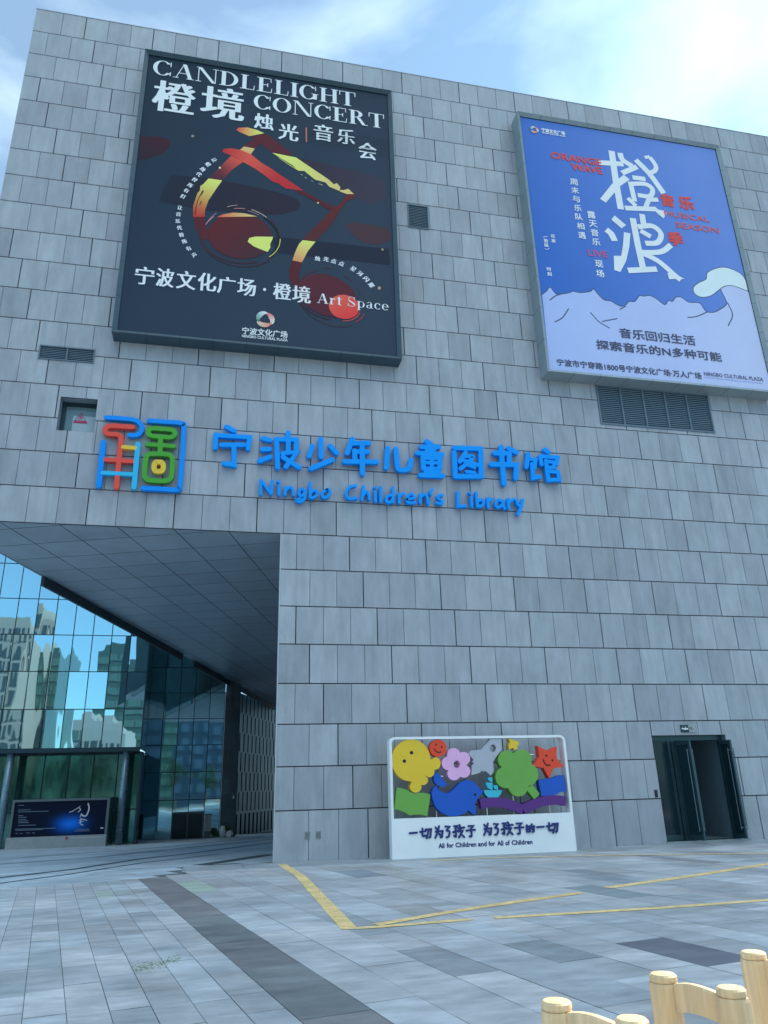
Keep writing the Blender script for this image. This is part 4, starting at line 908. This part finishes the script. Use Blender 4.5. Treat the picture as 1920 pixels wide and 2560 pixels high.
panes(m, -1.45 - 1.16 * 12, -1.45, zb + 1.6, ZA - .2, YG, 12, 1, .03, .006); panes(m, -1.45 - 1.16 * 12, -1.45, zb, zb + 1.6, YG, 12, 1, .03, .006)
m.build('ground_floor_glazing', GLASS_G, gb)
m = MB(); m.add([(-16, YG + .05, zb), (-1.42, YG + .05, zb), (-1.42, YG + .05, ZA - .17), (-16, YG + .05, ZA - .17)], [(0, 1, 2, 3)])
m.box(-1.45, -1.35, YA + .3, YG + .06, zb, ZA - .18); m.build('ground_floor_mullions', MULL, gb)
COLM = mat('pale_blue_column', (.20, .30, .36), .3, metal=.3, var=.08)
for x, r_ in ((-2.10, .165), (-7.39, .18), (-12.6, .18)):
    m = MB(); m.cyl((x, 20.85 + .4, gz(21)), (x, 20.85 + .4, ZA - .18), r_, n=20); m.build('column', COLM, gb, smooth=True)
m = MB(); m.add([(-1.40, YG - .02, zb + .02), (-.95, 28.8, gz(28.8)), (-.95, 28.8, 3.4), (-1.40, YG - .02, 3.4)], [(0, 1, 2, 3)]); m.build('return_glazing', GLASS_B, gb)
# darker set-back wing with its entrance
YB2 = 28.9; zb = gz(YB2)
m = MB(); panes(m, -1.87, 2.63, 1.15, 1.15 + 1.53 * 7, YB2, 5, 7, .02, .006); panes(m, -1.87, 2.63, zb, 1.15, YB2, 5, 1, .02, .004); m.build('wing_glazing', GLASS_B, gb)
m = MB(); m.add([(-1.87, YB2 + .05, zb), (2.64, YB2 + .05, zb), (2.64, YB2 + .05, 11.9), (-1.87, YB2 + .05, 11.9)], [(0, 1, 2, 3)]); m.build('wing_mullions', MULL, gb)
DST = mat('dark_polished_stone', (.06, .09, .105), .35, var=.3, vscale=.8, island=.25)
m = MB()
for k in range(11):
    for i in range(2): m.box(2.66 + .46 * i + .004, 2.66 + .46 * (i + 1) - .004, YB2 - .1, YB2 + .6, zb + .8 * k + .004, zb + .8 * (k + 1) - .004)
m.build('stone_return', DST, gb)
ep = MB(); y = 28.0; z0 = gz(28) ; a, b = -.02, 1.70
for x in (a, (a + b) / 2, b): ep.box(x - .03, x + .03, y, y + .06, z0, .42)
ep.box(a - .03, b + .03, y, y + .06, .421, .49); ep.box(a - .03, b + .03, y + .062, YB2 - .03, .42, .485)
en = ep.build('entrance_porch', mat('bronze_frame', (.12, .16, .16), .4, metal=.6), gb)
m = MB(); m.box(a + .031, (a + b) / 2 - .031, y + .02, y + .035, z0 + .02, .42); m.box((a + b) / 2 + .031, b - .031, y + .02, y + .035, z0 + .02, .42); m.build('pane', DARKGL, en)
# stone neighbour with slit windows
st = thing('stone_building', (4.2, 36, gz(36)), 'far grey stone building with staggered vertical slit windows seen through the passage', 'building')
SW = mat('polished_grey_stone', (.58, .65, .71), .34, spec=.6, var=.1, vscale=.7)
dx = .35; P0 = Vector((3.45, 34.1, 0)); dd = Vector((dx, 1, 0)).normalized(); nn = Vector((1, -dx, 0)).normalized()
m = MB(); Lw = 26
def wp(s_, off, z): q = P0 + dd * s_ + nn * off; return (q.x, q.y, z)
m.add([wp(0, 0, -2), wp(Lw, 0, -2.6), wp(Lw, 0, ZS - .01), wp(0, 0, ZS - .01), wp(0, -3, -2), wp(0, -3, ZS - .01)], [(0, 1, 2, 3), (0, 3, 5, 4)])
m.build('wall', SW, st)
SLIT = mat('slit_window_dark', (.008, .014, .02), .9, spec=.1)
def slit(s_, za, zb_, w):
    m = MB(); m.add([wp(s_, .012, za), wp(s_ + w, .012, za), wp(s_ + w, .012, zb_), wp(s_, .012, zb_), wp(s_, .0, za), wp(s_ + w, 0, za), wp(s_ + w, 0, zb_), wp(s_, 0, zb_)], [(0, 1, 2, 3), (0, 3, 7, 4), (1, 5, 6, 2), (2, 6, 7, 3)])
    return m.build('slit_window', SLIT, st)
for row in range(6):
    zt_ = 7.9 - 1.28 * row
    for i in range(12):
        slit(1.25 + .98 * i + (.0, -.62, -.25, -.8, -.45, -1.0)[row], zt_ - 1.22, zt_, .17)
for i in range(10): slit(.85 + .98 * i, -1.25, .12, .30)

# led display panel on its plinth
ld = thing('led_screen', (-4.7, 20.5, gz(20.5)), 'wide dark blue LED screen on a concrete plinth before the glass building', 'screen')
CON = mat('pale_concrete', (.36, .37, .37), .7, var=.12, vscale=4, bump=.1)
yl = 20.2; zb = gz(20.3) - .01
m = MB(); m.box(-6.86, -2.56, yl, yl + .6, zb, -.2); m.build('plinth', CON, ld)
m = MB(); m.box(-6.80, -6.70, yl + .06, yl + .5, -.199, 1.30); m.box(-2.66, -2.55, yl + .06, yl + .5, -.199, 1.30); m.box(-6.80, -2.55, yl + .06, yl + .5, 1.301, 1.40); m.box(-6.699, -2.661, yl + .2, yl + .5, -.198, 1.30)
m.build('frame', mat('grey_screen_frame', (.15, .165, .18), .45, metal=.3), ld)
m = MB(); m.y = yl + .14; m.lift = 0
zL = zm(0, 1840, 4.74)
def glow(v):
    gx, gz_ = fac(*zL((830, 1040)), m.y); d = math.hypot((v[0] - gx) / .55, (v[2] - gz_) / .30); k = math.exp(-d * d)
    return (.001 + .002 * k, .004 + .11 * k, .016 + .55 * k)
bargrid(m, -6.69, -2.67, -.19, 1.295, m.y, glow, 40, 18)
m.build('display', mat('led_display', attr='Col', spec=.15, rough=.35, emit=.16), ld, attr=True)
m = MB(); m.y = yl + .135; m.lift = 0; lc = (.06, .10, .16); wc = (.24, .27, .3)
for x, y, w_ in ((215, 822, 70), (215, 878, 150), (215, 900, 360), (215, 945, 60), (215, 965, 100), (215, 990, 95), (215, 1010, 120), (215, 1028, 130), (215, 1060, 210), (180, 1105, 480), (180, 1118, 330), (185, 1155, 25), (235, 1155, 30), (310, 1150, 45), (380, 1148, 35), (910, 1108, 150), (880, 1128, 180)):
    line(m, [(x, y), (x + w_, y - w_ * .028)], .022, lc, zL, smooth=False, cap=False)
for pts, w_ in (([(825, 903), (870, 885), (950, 835)], .03), ([(925, 900), (955, 875), (940, 855)], .035), ([(1045, 800), (1055, 860), (1025, 940), (985, 945), (965, 925)], .055), ([(950, 960), (965, 925), (990, 950)], .03), ([(940, 1000), (980, 985), (1030, 1000)], .03), ([(960, 975), (955, 1040), (985, 1055)], .03), ([(935, 1030), (990, 1005)], .025), ([(1195, 1090), (1220, 1090)], .05)):
    line(m, pts, w_, wc, zL)
m.build('screen_picture', mat('led_picture', attr='Col', rough=.4, emit=.26), ld, attr=True)
m = MB(); m.y = yl - .004; m.lift = 0
flat(m, ell(790, 1212, 18, 18, 0, 14), AL(150, 70, 75), zL)
for k in range(14): line(m, [(850 + 26 * k, 1205 - .7 * k), (868 + 26 * k, 1204 - .7 * k)], .022, AL(170, 180, 195), zL, smooth=False)
m.build('plinth_print', PRINT, ld, attr=True)

# things by the far entrance
sb_ = thing('standing_sign', (2.08, 28, gz(28)), 'slim upright grey sign with small red characters right of the far glass entrance', 'sign')
m = MB(); m.box(1.80, 2.18, 27.9, 28.0, gz(28), -.55); m.build('base', mat('sign_base', (.1, .11, .12), .6), sb_)
m = MB(); m.box(1.80, 2.18, 27.9, 28.0, -.549, .31); m.build('panel', mat('sign_face', (.34, .33, .35), .5, var=.05), sb_)
m = MB(); m.y = 27.895; m.lift = 0
for k in range(5): line(m, [(1.93, .22 - .12 * k), (1.99, .20 - .12 * k)], .03, AL(150, 80, 90), smooth=False)
m.build('sign_print', PRINT, sb_, attr=True)
RK = mat('white_stone', (.72, .74, .76), .6, var=.1, bump=.15, bscale=5)
def boulder(name, c, sx, sy, sz, label, sd_):
    rr_ = random.Random(sd_); bm = bmesh.new(); bmesh.ops.create_icosphere(bm, subdivisions=2, radius=1)
    for v in bm.verts:
        k = 1 + rr_.uniform(-.16, .16); v.co = Vector((v.co.x * sx * k, v.co.y * sy * k, max(-.9, v.co.z) * sz * k))
    me = bpy.data.meshes.new(name); bm.to_mesh(me); bm.free(); o = bpy.data.objects.new(name, me); COL.objects.link(o); me.materials.append(RK); o.location = c
    return tag(o, label, 'rock', 'white rocks beside the far planter')
boulder('white_rock', (2.82, 28.1, gz(28) + .30), .17, .16, .34, 'taller upright white rock right of the standing sign', 4)
boulder('white_rock', (3.22, 28.0, gz(28) + .17), .21, .18, .21, 'squat white rock by the corner of the far stone wall', 9)
m = MB(); m.box(3.35, 3.41, 28.72, 28.8, 1.26, 1.32); m.cyl((3.38, 28.7, 1.24), (3.38, 28.7, 1.12), .075, .055, n=14)
tag(m.build('security_camera', WHITE), 'small white dome camera fixed high on the dark far stone corner', 'camera')
LEAF = mat('leaf_green', (.06, .12, .04), .55, var=.45, vscale=6, island=.35)
def leaves(mb, c, rx, ry, rz, n, s, rg):
    for _ in range(n):
        while True:
            p = Vector((rg.uniform(-1, 1), rg.uniform(-1, 1), rg.uniform(-1, 1)))
            if .35 < p.length < 1: break
        p = Vector((p.x * rx, p.y * ry, p.z * rz)) + Vector(c); a = Vector((rg.gauss(0, 1), rg.gauss(0, 1), rg.gauss(0, 1))).normalized(); b = a.orthogonal().normalized(); q = s * rg.uniform(.6, 1.4)
        mb.add([p - a * q, p + b * q * .5, p + a * q, p - b * q * .5], [(0, 1, 2, 3)])
def shrub(c, rx, rz, label, sd_):
    rg = random.Random(sd_); t = thing('shrub', c, label, 'shrub', 'shrubs by the far entrance'); m = MB()
    for k in range(5): leaves(m, (c[0] + rg.uniform(-.5, .5) * rx, c[1] + rg.uniform(-.3, .3) * rx, c[2] + rz * rg.uniform(.55, 1.2)), rx * .6, rx * .6, rz * .5, 90, .05, rg)
    m.build('foliage', LEAF, t); m = MB(); m.cyl(c, (c[0], c[1], c[2] + rz * .8), .03, .015, 7); m.build('stem', mat('bark', (.08, .06, .045), .85, var=.3), t)
shrub((3.12, 28.45, gz(28.4)), .42, .45, 'dark green shrub behind the squat white rock', 1)
shrub((2.42, 28.5, gz(28.4)), .3, .3, 'low dark shrub between the standing sign and the taller white rock', 2)

# ------------------------------------------------------------------ ground
bm_ = MB(); ys = [-400, -120, -40, 0, 20, 40, 60, 400]; xs = [-400, -60, -12, 0, 12, 60, 400]
bm_.add([(x, y, gz(y) - .006) for y in ys for x in xs], [(j * 7 + i, j * 7 + i + 1, (j + 1) * 7 + i + 1, (j + 1) * 7 + i) for j in range(7) for i in range(6)])
gm = mat('ground_dark_joint_bed', (.13, .145, .155), .8, var=.2)
structure(bm_.build('ground', gm))
PAVE = mat('plaza_granite_pavers', attr='Col', rough=.52, spec=.4, var2=.20, v2scale=.8, v2stretch=(1, 1.4, 1), var=.20, vscale=2.6, bump=.12, bscale=22, stretch=(.8, 2.2, 1))
pv = MB(); rg = random.Random(11)
zc = zm(1220, 2080, 2.37); zb_ = zm(650, 2080, 2.37); za_ = zm(0, 2080, 2.37)
def gpts(f, P): return [gnd(*f(p)) for p in P]
def inside(p, poly):
    c = False; j = len(poly) - 1
    for i in range(len(poly)):
        a, b = poly[i], poly[j]
        if (a[1] > p[1]) != (b[1] > p[1]) and p[0] < (b[0] - a[0]) * (p[1] - a[1]) / (b[1] - a[1]) + a[0]: c = not c
        j = i
    return c
DRK, MID = (.16, .165, .185), (.285, .295, .335)
patches = [(gpts(zc, [(590, 660), (840, 630), (1500, 780), (1700, 830), (1700, 950), (1520, 905)]), DRK), (gpts(zc, [(1250, 685), (1375, 665), (1600, 715), (1600, 750)]), MID), (gpts(zc, [(1280, 378), (1440, 358), (1659, 390), (1800, 420), (1800, 470), (1540, 420)]), DRK),
           (gpts(zc, [(455, 242), (610, 232), (910, 285), (1090, 305), (900, 318), (700, 295)]), MID), (gpts(zc, [(395, 297), (530, 287), (740, 315), (880, 360), (700, 365)]), MID), (gpts(zc, [(925, 140), (1060, 142), (1440, 180), (1300, 190)]), MID), (gpts(zb_, [(270, 210), (560, 240), (820, 275), (740, 315), (580, 265)]), MID),
           (gpts(zb_, [(915, 710), (1085, 690), (1330, 770), (1570, 905), (1410, 925), (1120, 800)]), MID), (gpts(zb_, [(1190, 490), (1330, 525), (1659, 660), (1659, 720), (1390, 600)]), MID), (gpts(zb_, [(1360, 355), (1490, 345), (1659, 385), (1560, 395)]), MID), (gpts(zc, [(30, 600), (130, 590), (420, 660), (590, 740), (480, 745), (270, 680)]), MID)]
pale = [(gpts(za_, [(585, 330), (780, 325), (800, 358), (600, 372)]), (.43, .46, .48)), (gpts(za_, [(1085, 305), (1190, 295), (1215, 325), (1130, 335)]), (.47, .475, .47)), (gpts(zb_, [(1200, 640), (1340, 600), (1659, 690), (1620, 760), (1380, 740)]), (.42, .46, .52)), (gpts(za_, [(380, 435), (590, 420), (610, 445), (385, 460)]), (.43, .44, .45))]
ux, uy = Vector((-.19, 1)).normalized(), Vector((1, .19)).normalized()
O = Vector((.757, -2.006))
# the flagstones run obliquely across the plaza; one dark strip crosses the left half
strips = []; x = 0.0; strips.append((0, .56, 'band')); x = .56
while x < 32: w = rg.choice((.42, .5, .58, .62)) if x > 2 else rg.choice((.30, .46, .56)); strips.append((x, x + w, '')); x += w
x = 0.0
while x > -13: w = .305 if x > -3 else rg.choice((.3, .45)); strips.append((x - w, x, '')); x -= w
for a, b, k in strips:
    s_ = -22 + rg.uniform(0, .8)
    while s_ < 8:
        L_ = rg.uniform(.55, 1.15) if b <= 0 else rg.uniform(.7, 1.9)
        g = .0028
        q = [O + uy * (a + g) + ux * (s_ + g), O + uy * (b - g) + ux * (s_ + g), O + uy * (b - g) + ux * (s_ + L_ - g), O + uy * (a + g) + ux * (s_ + L_ - g)]
        c = (q[0] + q[2]) / 2
        lim = -2.0 if c.x < 1.6 else -1.3
        q2 = clip([(p.x, p.y) for p in q], lambda p: (lim if lim == -1.3 else -2.05 - .27 * (1.6 - p[0])) - p[1])
        q2 = clip(q2, lambda p: p[1] + 24) if len(q2) > 2 else q2
        if len(q2) >= 3:
            v = rg.uniform(.84, 1.14); t = rg.uniform(-.02, .02)
            base = (.445 + t, .46, .485 - t * .6); col = tuple(u * v for u in base)
            if k == 'band': v = rg.uniform(.85, 1.15); col = tuple(u * v for u in rg.choice(((.20, .20, .215), (.22, .21, .22), (.19, .205, .215))))
            for poly, pc in patches + pale:
                if inside((c.x, c.y), poly): col = tuple(u * rg.uniform(.92, 1.08) for u in pc)
            h = rg.uniform(-.0012, .0012)
            pv.add([(p[0], p[1], G0 + h) for p in q2], [tuple(range(len(q2)))], col)
        s_ += L_
structure(pv.build('plaza_paving', PAVE, attr=True))
# border course along the foot of the wall, and the paving of the passage
bp = MB(); x = 1.6
while x < 34:
    L_ = rg.uniform(.8, 1.5)
    for ya, yb in ((-1.29, -.92), (-.915, -.45), (-.445, -.002)):
        v = rg.uniform(.85, 1.1); bp.add([(x + .003, ya, G0), (x + L_ - .003, ya, G0), (x + L_ - .003, yb, G0), (x + .003, yb, G0)], [(0, 1, 2, 3)], (.34 * v, .37 * v, .40 * v))
    x += L_
structure(bp.build('wall_border_paving', PAVE, attr=True))
pp = MB(); d1 = Vector((.885, .465)); d2 = Vector((-.465, .885)); O2 = Vector((1.6, -2.2))
k = -2
for k in range(-4, 52):
    a, b = k * .62, (k + 1) * .62; s_ = -26 + rg.uniform(0, 1)
    while s_ < 40:
        L_ = rg.uniform(1.0, 2.2)
        q = [O2 + d2 * (a + .004) + d1 * (s_ + .004), O2 + d2 * (b - .004) + d1 * (s_ + .004), O2 + d2 * (b - .004) + d1 * (s_ + L_ - .004), O2 + d2 * (a + .004) + d1 * (s_ + L_ - .004)]
        s_ += L_
        q = [(p.x, p.y) for p in q]
        for fn in (lambda p: p[1] + 2.05 + .27 * (1.6 - p[0]) - .006, lambda p: (max(XP, 1.59) if p[1] < 0 else pier(p[1]) - .02) - p[0] if True else 0, lambda p: 45 - p[1], lambda p: p[0] + 20):
            if len(q) >= 3: q = clip(q, fn)
        if len(q) < 3: continue
        c = sum(p[1] for p in q) / len(q); cx_ = sum(p[0] for p in q) / len(q)
        if cx_ > 1.6 and c < 0: continue
        v = rg.uniform(.85, 1.1); pp.add([(p[0], p[1], gz(p[1])) for p in q], [tuple(reversed(range(len(q))))], (.47 * v, .535 * v, .60 * v))
structure(pp.build('passage_paving', PAVE, attr=True))
def strip(f, pts, w, m_, name, lift=.004, kind='structure'):
    P = [Vector(gnd(*f(p))) for p in pts]; L, R = offs(P, w / 2, False); b = MB()
    n = len(P); b.add([(p.x, p.y, gz(p.y) + lift) for p in L] + [(p.x, p.y, gz(p.y) + lift) for p in R], [(n + i, n + i + 1, i + 1, i) for i in range(n - 1)])
    return structure(b.build(name, m_))
DSTRIP = mat('dark_granite_strip', (.055, .072, .09), .5, var=.2, vscale=3)
for pts, w in (([(-60, 165), (560, 122), (900, 95), (1615, 28)], .16), ([(-60, 197), (560, 150), (1615, 42)], .22), ([(-60, 278), (430, 222), (830, 160), (1200, 118), (1618, 62)], .26), ([(-60, 312), (380, 255), (830, 185), (1300, 130)], .13), ([(1190, 196), (1400, 165), (1618, 132)], .5)):
    Pd = []
    for i in range(len(pts) - 1):
        for t in range(4): Pd.append((pts[i][0] + (pts[i + 1][0] - pts[i][0]) * t / 4, pts[i][1] + (pts[i + 1][1] - pts[i][1]) * t / 4))
    strip(za_, Pd + [pts[-1]], w, DSTRIP, 'dark_paving_line')
YEL_ = mat('worn_yellow_paint', (.84, .60, .26), .6, var=.26, vscale=9, var2=.18, v2scale=2)
strip(zb_, [(130, 193), (236, 258), (532, 577)], .20, YEL_, 'yellow_line'); strip(zb_, [(566, 572), (690, 564), (1250, 519)], .15, YEL_, 'yellow_line', .0045); strip(zb_, [(690, 551), (1100, 480), (1659, 391)], .17, YEL_, 'yellow_line', .005)
strip(zc, [(0, 440), (560, 360)], .17, YEL_, 'yellow_line', .0042); strip(zc, [(40, 510), (1000, 452), (1720, 400)], .16, YEL_, 'yellow_line'); strip(zc, [(708, 331), (1200, 262), (1720, 181)], .20, YEL_, 'yellow_line'); strip(zc, [(-340, 172), (0, 155), (700, 139), (1750, 128)], .15, YEL_, 'yellow_line', .006)

# ------------------------------------------------------------------ wooden chairs at the lower right
WOOD = mat('cream_beech', (.66, .48, .27), .6, var=.22, vscale=5, stretch=(9, 9, .6), bump=.06, bscale=30, var2=.08, v2scale=2)
def chair(L, R_, zt, label):
    L, R_ = Vector((*L, 0)), Vector((*R_, 0)); d = (R_ - L); w = d.length; d.normalize(); q = Vector((-d.y, d.x, 0))
    if q.x < 0: q = -q
    zg = G0; h = zt - zg
    t = thing('wooden_chair', ((L + R_) / 2 + Vector((0, 0, zg))), label, 'chair', 'cream wooden chairs lined up at the lower right')
    r = .0355; up = Vector((0, 0, 1)); a0 = math.atan2(d.y, d.x) + math.pi / 8
    for P in (L, R_):
        m = MB(); m.lathe((P.x, P.y, zg), [(r * .8, 0), (r, .06), (r, h - .026), (r * .94, h - .019), (r * .80, h - .0175)], 8, a0); m.lathe((P.x, P.y, zg), [(r * .84, h - .0174), (r * .90, h - .013), (r * .88, h - .005), (r * .76, h - .001), (r * .3, h)], 20, a0); m.build('back_post', WOOD, t)
    def rail(zc_, hh, bow):
        m = MB(); n = 10; vs = []
        for i in range(n + 1):
            s_ = i / n; P = L + d * (r * .8 + (w - 1.6 * r) * s_) + q * bow * math.sin(math.pi * s_); top = zc_ + hh / 2 + .010 * math.sin(math.pi * s_); bot = zc_ - hh / 2 + .010 * math.sin(math.pi * s_)
            for off, z in ((-.011, bot), (.011, bot), (.011, top - .004), (.007, top), (-.007, top), (-.011, top - .004)): vs.append(tuple(P + q * off + up * z))
        fs = [(6 * i + j, 6 * i + (j + 1) % 6, 6 * (i + 1) + (j + 1) % 6, 6 * (i + 1) + j) for i in range(n) for j in range(6)]
        m.add(vs, fs); m.build('back_rail', WOOD, t, smooth=False)
    rail(zt - .046, .056, -.010); rail(zt - .27, .05, -.010)
    sz = zg + .44; sd_ = .30
    m = MB(); c = (L + R_) / 2 + q * (sd_ / 2); m.obox(c + up * sz, d * (w / 2 + .03), q * (sd_ / 2 - .005), up * .016); m.build('seat', WOOD, t)
    for P in (L, R_):
        m = MB(); m.lathe((P + q * (sd_ - .05)).to_tuple()[:2] + (zg,), [(.022, 0), (.028, .1), (.028, .423)], 8, a0); m.build('front_leg', WOOD, t)
    for a, b in ((L, R_), (L + q * (sd_ - .05), R_ + q * (sd_ - .05)), (L, L + q * (sd_ - .05)), (R_, R_ + q * (sd_ - .05))):
        m = MB(); m.cyl(a + up * (zg + .2), b + up * (zg + .2), .012, n=8); m.build('stretcher', WOOD, t)
ZCH = 1.0
def at_z(u, v, z):
    d = ray(u, v); t = (z - CAM.z) / d.z; q = CAM + d * t; return (q.x, q.y)
c1 = (at_z(1390, 2499, ZCH), at_z(1578.6, 2543, ZCH)); c2 = (at_z(1656.4, 2432, ZCH), at_z(1826, 2466, ZCH)); c3l = at_z(1882, 2377, ZCH)
c3 = (c3l, (c3l[0] + c2[1][0] - c2[0][0], c3l[1] + c2[1][1] - c2[0][1]))
chair(*c1, ZCH, 'cream wooden chair at the left end of the row, mostly below the frame')
chair(*c2, ZCH, 'middle cream wooden chair, two octagonal posts joined by a curved top rail')
chair(*c3, ZCH, 'cream wooden chair at the right end of the row, cut by the picture edge')

# ------------------------------------------------------------------ the town behind the viewer, seen mirrored in the glass
z5s = zm(0, 1300, 2.3042)
def mirrored(x, y, yr, plane=YA):
    q = fac(*z5s((x, y)), 2 * plane - yr); return q
def tower_box(m, x0, x1, z1, yf, dep, z0=-.2): m.box(x0, x1, yf - dep, yf, z0, z1)
TG = 'city blocks mirrored in the glass'
def tower(name, label, xa, xb, ytop, yr, m_, wm, cols, rows, ww, wh, dep=14, plane=YA, arch=False):
    x0, z1 = mirrored(xa, ytop, yr, plane); x1 = mirrored(xb, ytop, yr, plane)[0]
    t = thing(name, ((x0 + x1) / 2, yr - dep / 2, -.2), label, 'building', TG)
    m = MB(); tower_box(m, x0, x1, z1, yr, dep); m.box(x0 + .6, x1 - .6, yr - dep + .6, yr - .6, z1 + .002, z1 + .9); m.build('wall', m_, t)
    cw, ch = (x1 - x0) / cols, (z1 - 1.5) / rows; src = None
    m = MB(); m.box(-cw * ww / 2, cw * ww / 2, -.02, .06, -ch * wh / 2, ch * wh / 2); m.box(-cw * ww / 2 - .12, cw * ww / 2 + .12, .0, .14, -ch * wh / 2 - .16, -ch * wh / 2 - .002)
    for i in range(cols):
        for k in range(rows):
            if src is None: o = src = m.build('window', wm, t)
            else: o = src.copy(); COL.objects.link(o)
            o.location = (x0 + cw * (i + .5), yr, 1.0 + ch * (k + .5))
    return t
BE = mat('pale_beige_render', (.26, .26, .25), .8, var=.06); WD = mat('dark_office_window', (.03, .05, .06), .15); DG = mat('dark_green_curtain_wall', (.03, .075, .07), .2, var=.1); LG = mat('green_band_glass', (.06, .13, .12), .2); PB = mat('pale_concrete_block', (.26, .29, .30), .8, var=.06); NB = mat('navy_office_wall', (.02, .045, .08), .3, var=.1); NBW = mat('blue_office_window', (.05, .10, .16), .2)
tower('office_tower', 'pale beige tower with dark windows mirrored at the left edge of the glass', -260, 172, 566, -60, BE, WD, 9, 10, .5, .7)
tower('office_tower', 'narrow beige stair tower mirrored beside the pale beige tower', 176, 226, 640, -61, BE, WD, 1, 9, .4, .7)
tower('office_tower', 'slim dark green tower mirrored right of the beige tower', 196, 330, 748, -70, DG, LG, 4, 12, .55, .55)
tower('office_tower', 'broad dark green tower with pale floor bands mirrored near the glass corner', 640, 1010, 762, -64, DG, LG, 8, 11, .86, .45)
tower('low_block', 'low pale concrete block mirrored below the broad green tower', 455, 712, 1245, -46, PB, WD, 6, 2, .5, .4)
tower('low_block', 'long low grey block mirrored along the foot of the upper glass', 385, 610, 1195, -52, PB, LG, 7, 3, .6, .4)
tower('office_block', 'wide navy office block mirrored in the darker set-back glass', 700, 1500, 1150, -66, NB, NBW, 10, 5, .6, .5, plane=YB2)
def tree(c, h, r, sd_, label):
    rg = random.Random(sd_); t = thing('street_tree', c, label, 'tree', 'plaza trees mirrored in the glass')
    m = MB(); m.cyl(c, (c[0] + .1, c[1], c[2] + h * .45), .16, .1, 8)
    for k in range(5):
        a = k * 1.26 + rg.random(); m.cyl((c[0] + .1, c[1], c[2] + h * (.36 + .02 * k)), (c[0] + r * .6 * math.cos(a), c[1] + r * .6 * math.sin(a), c[2] + h * .72), .06, .02, 6)
    m.build('trunk', MATS['bark'], t); m = MB()
    for k in range(9):
        a = rg.uniform(0, 6.28); q = rg.uniform(.1, .75) * r; leaves(m, (c[0] + q * math.cos(a), c[1] + q * math.sin(a), c[2] + h * rg.uniform(.5, .92)), r * .5, r * .5, h * .16, 110, .15, rg)
    m.build('crown', LEAF, t)
for k in range(11): tree((-26 + 4.6 * k, -38 - 3 * ((k * 7) % 3), -.12), 5.4 + .5 * (k % 3), 2.3, 50 + k, 'leafy green plaza tree seen only as a reflection in the far glass')

# a little moss in one joint of the left-hand slabs
mo = MB(); rg = random.Random(5)
for k in range(230):
    t_ = rg.random(); a = gnd(*za_((790 + 270 * t_ + rg.gauss(0, 14), 815 - 60 * t_ + rg.gauss(0, 13)))); h = rg.uniform(.004, .012); an = rg.uniform(0, 3.14); d_ = (math.cos(an) * .012, math.sin(an) * .012)
    mo.add([(a[0] - d_[0], a[1] - d_[1], G0 + .001), (a[0] + d_[0], a[1] + d_[1], G0 + .001), (a[0] + d_[0] * .3, a[1] + d_[1] * .3, G0 + h)], [(0, 1, 2)])
tag(mo.build('moss_patch', mat('moss_green', (.26, .33, .20), .8, island=.2)), 'thin patch of green moss in the paving joints at the left', 'moss', kind='stuff')
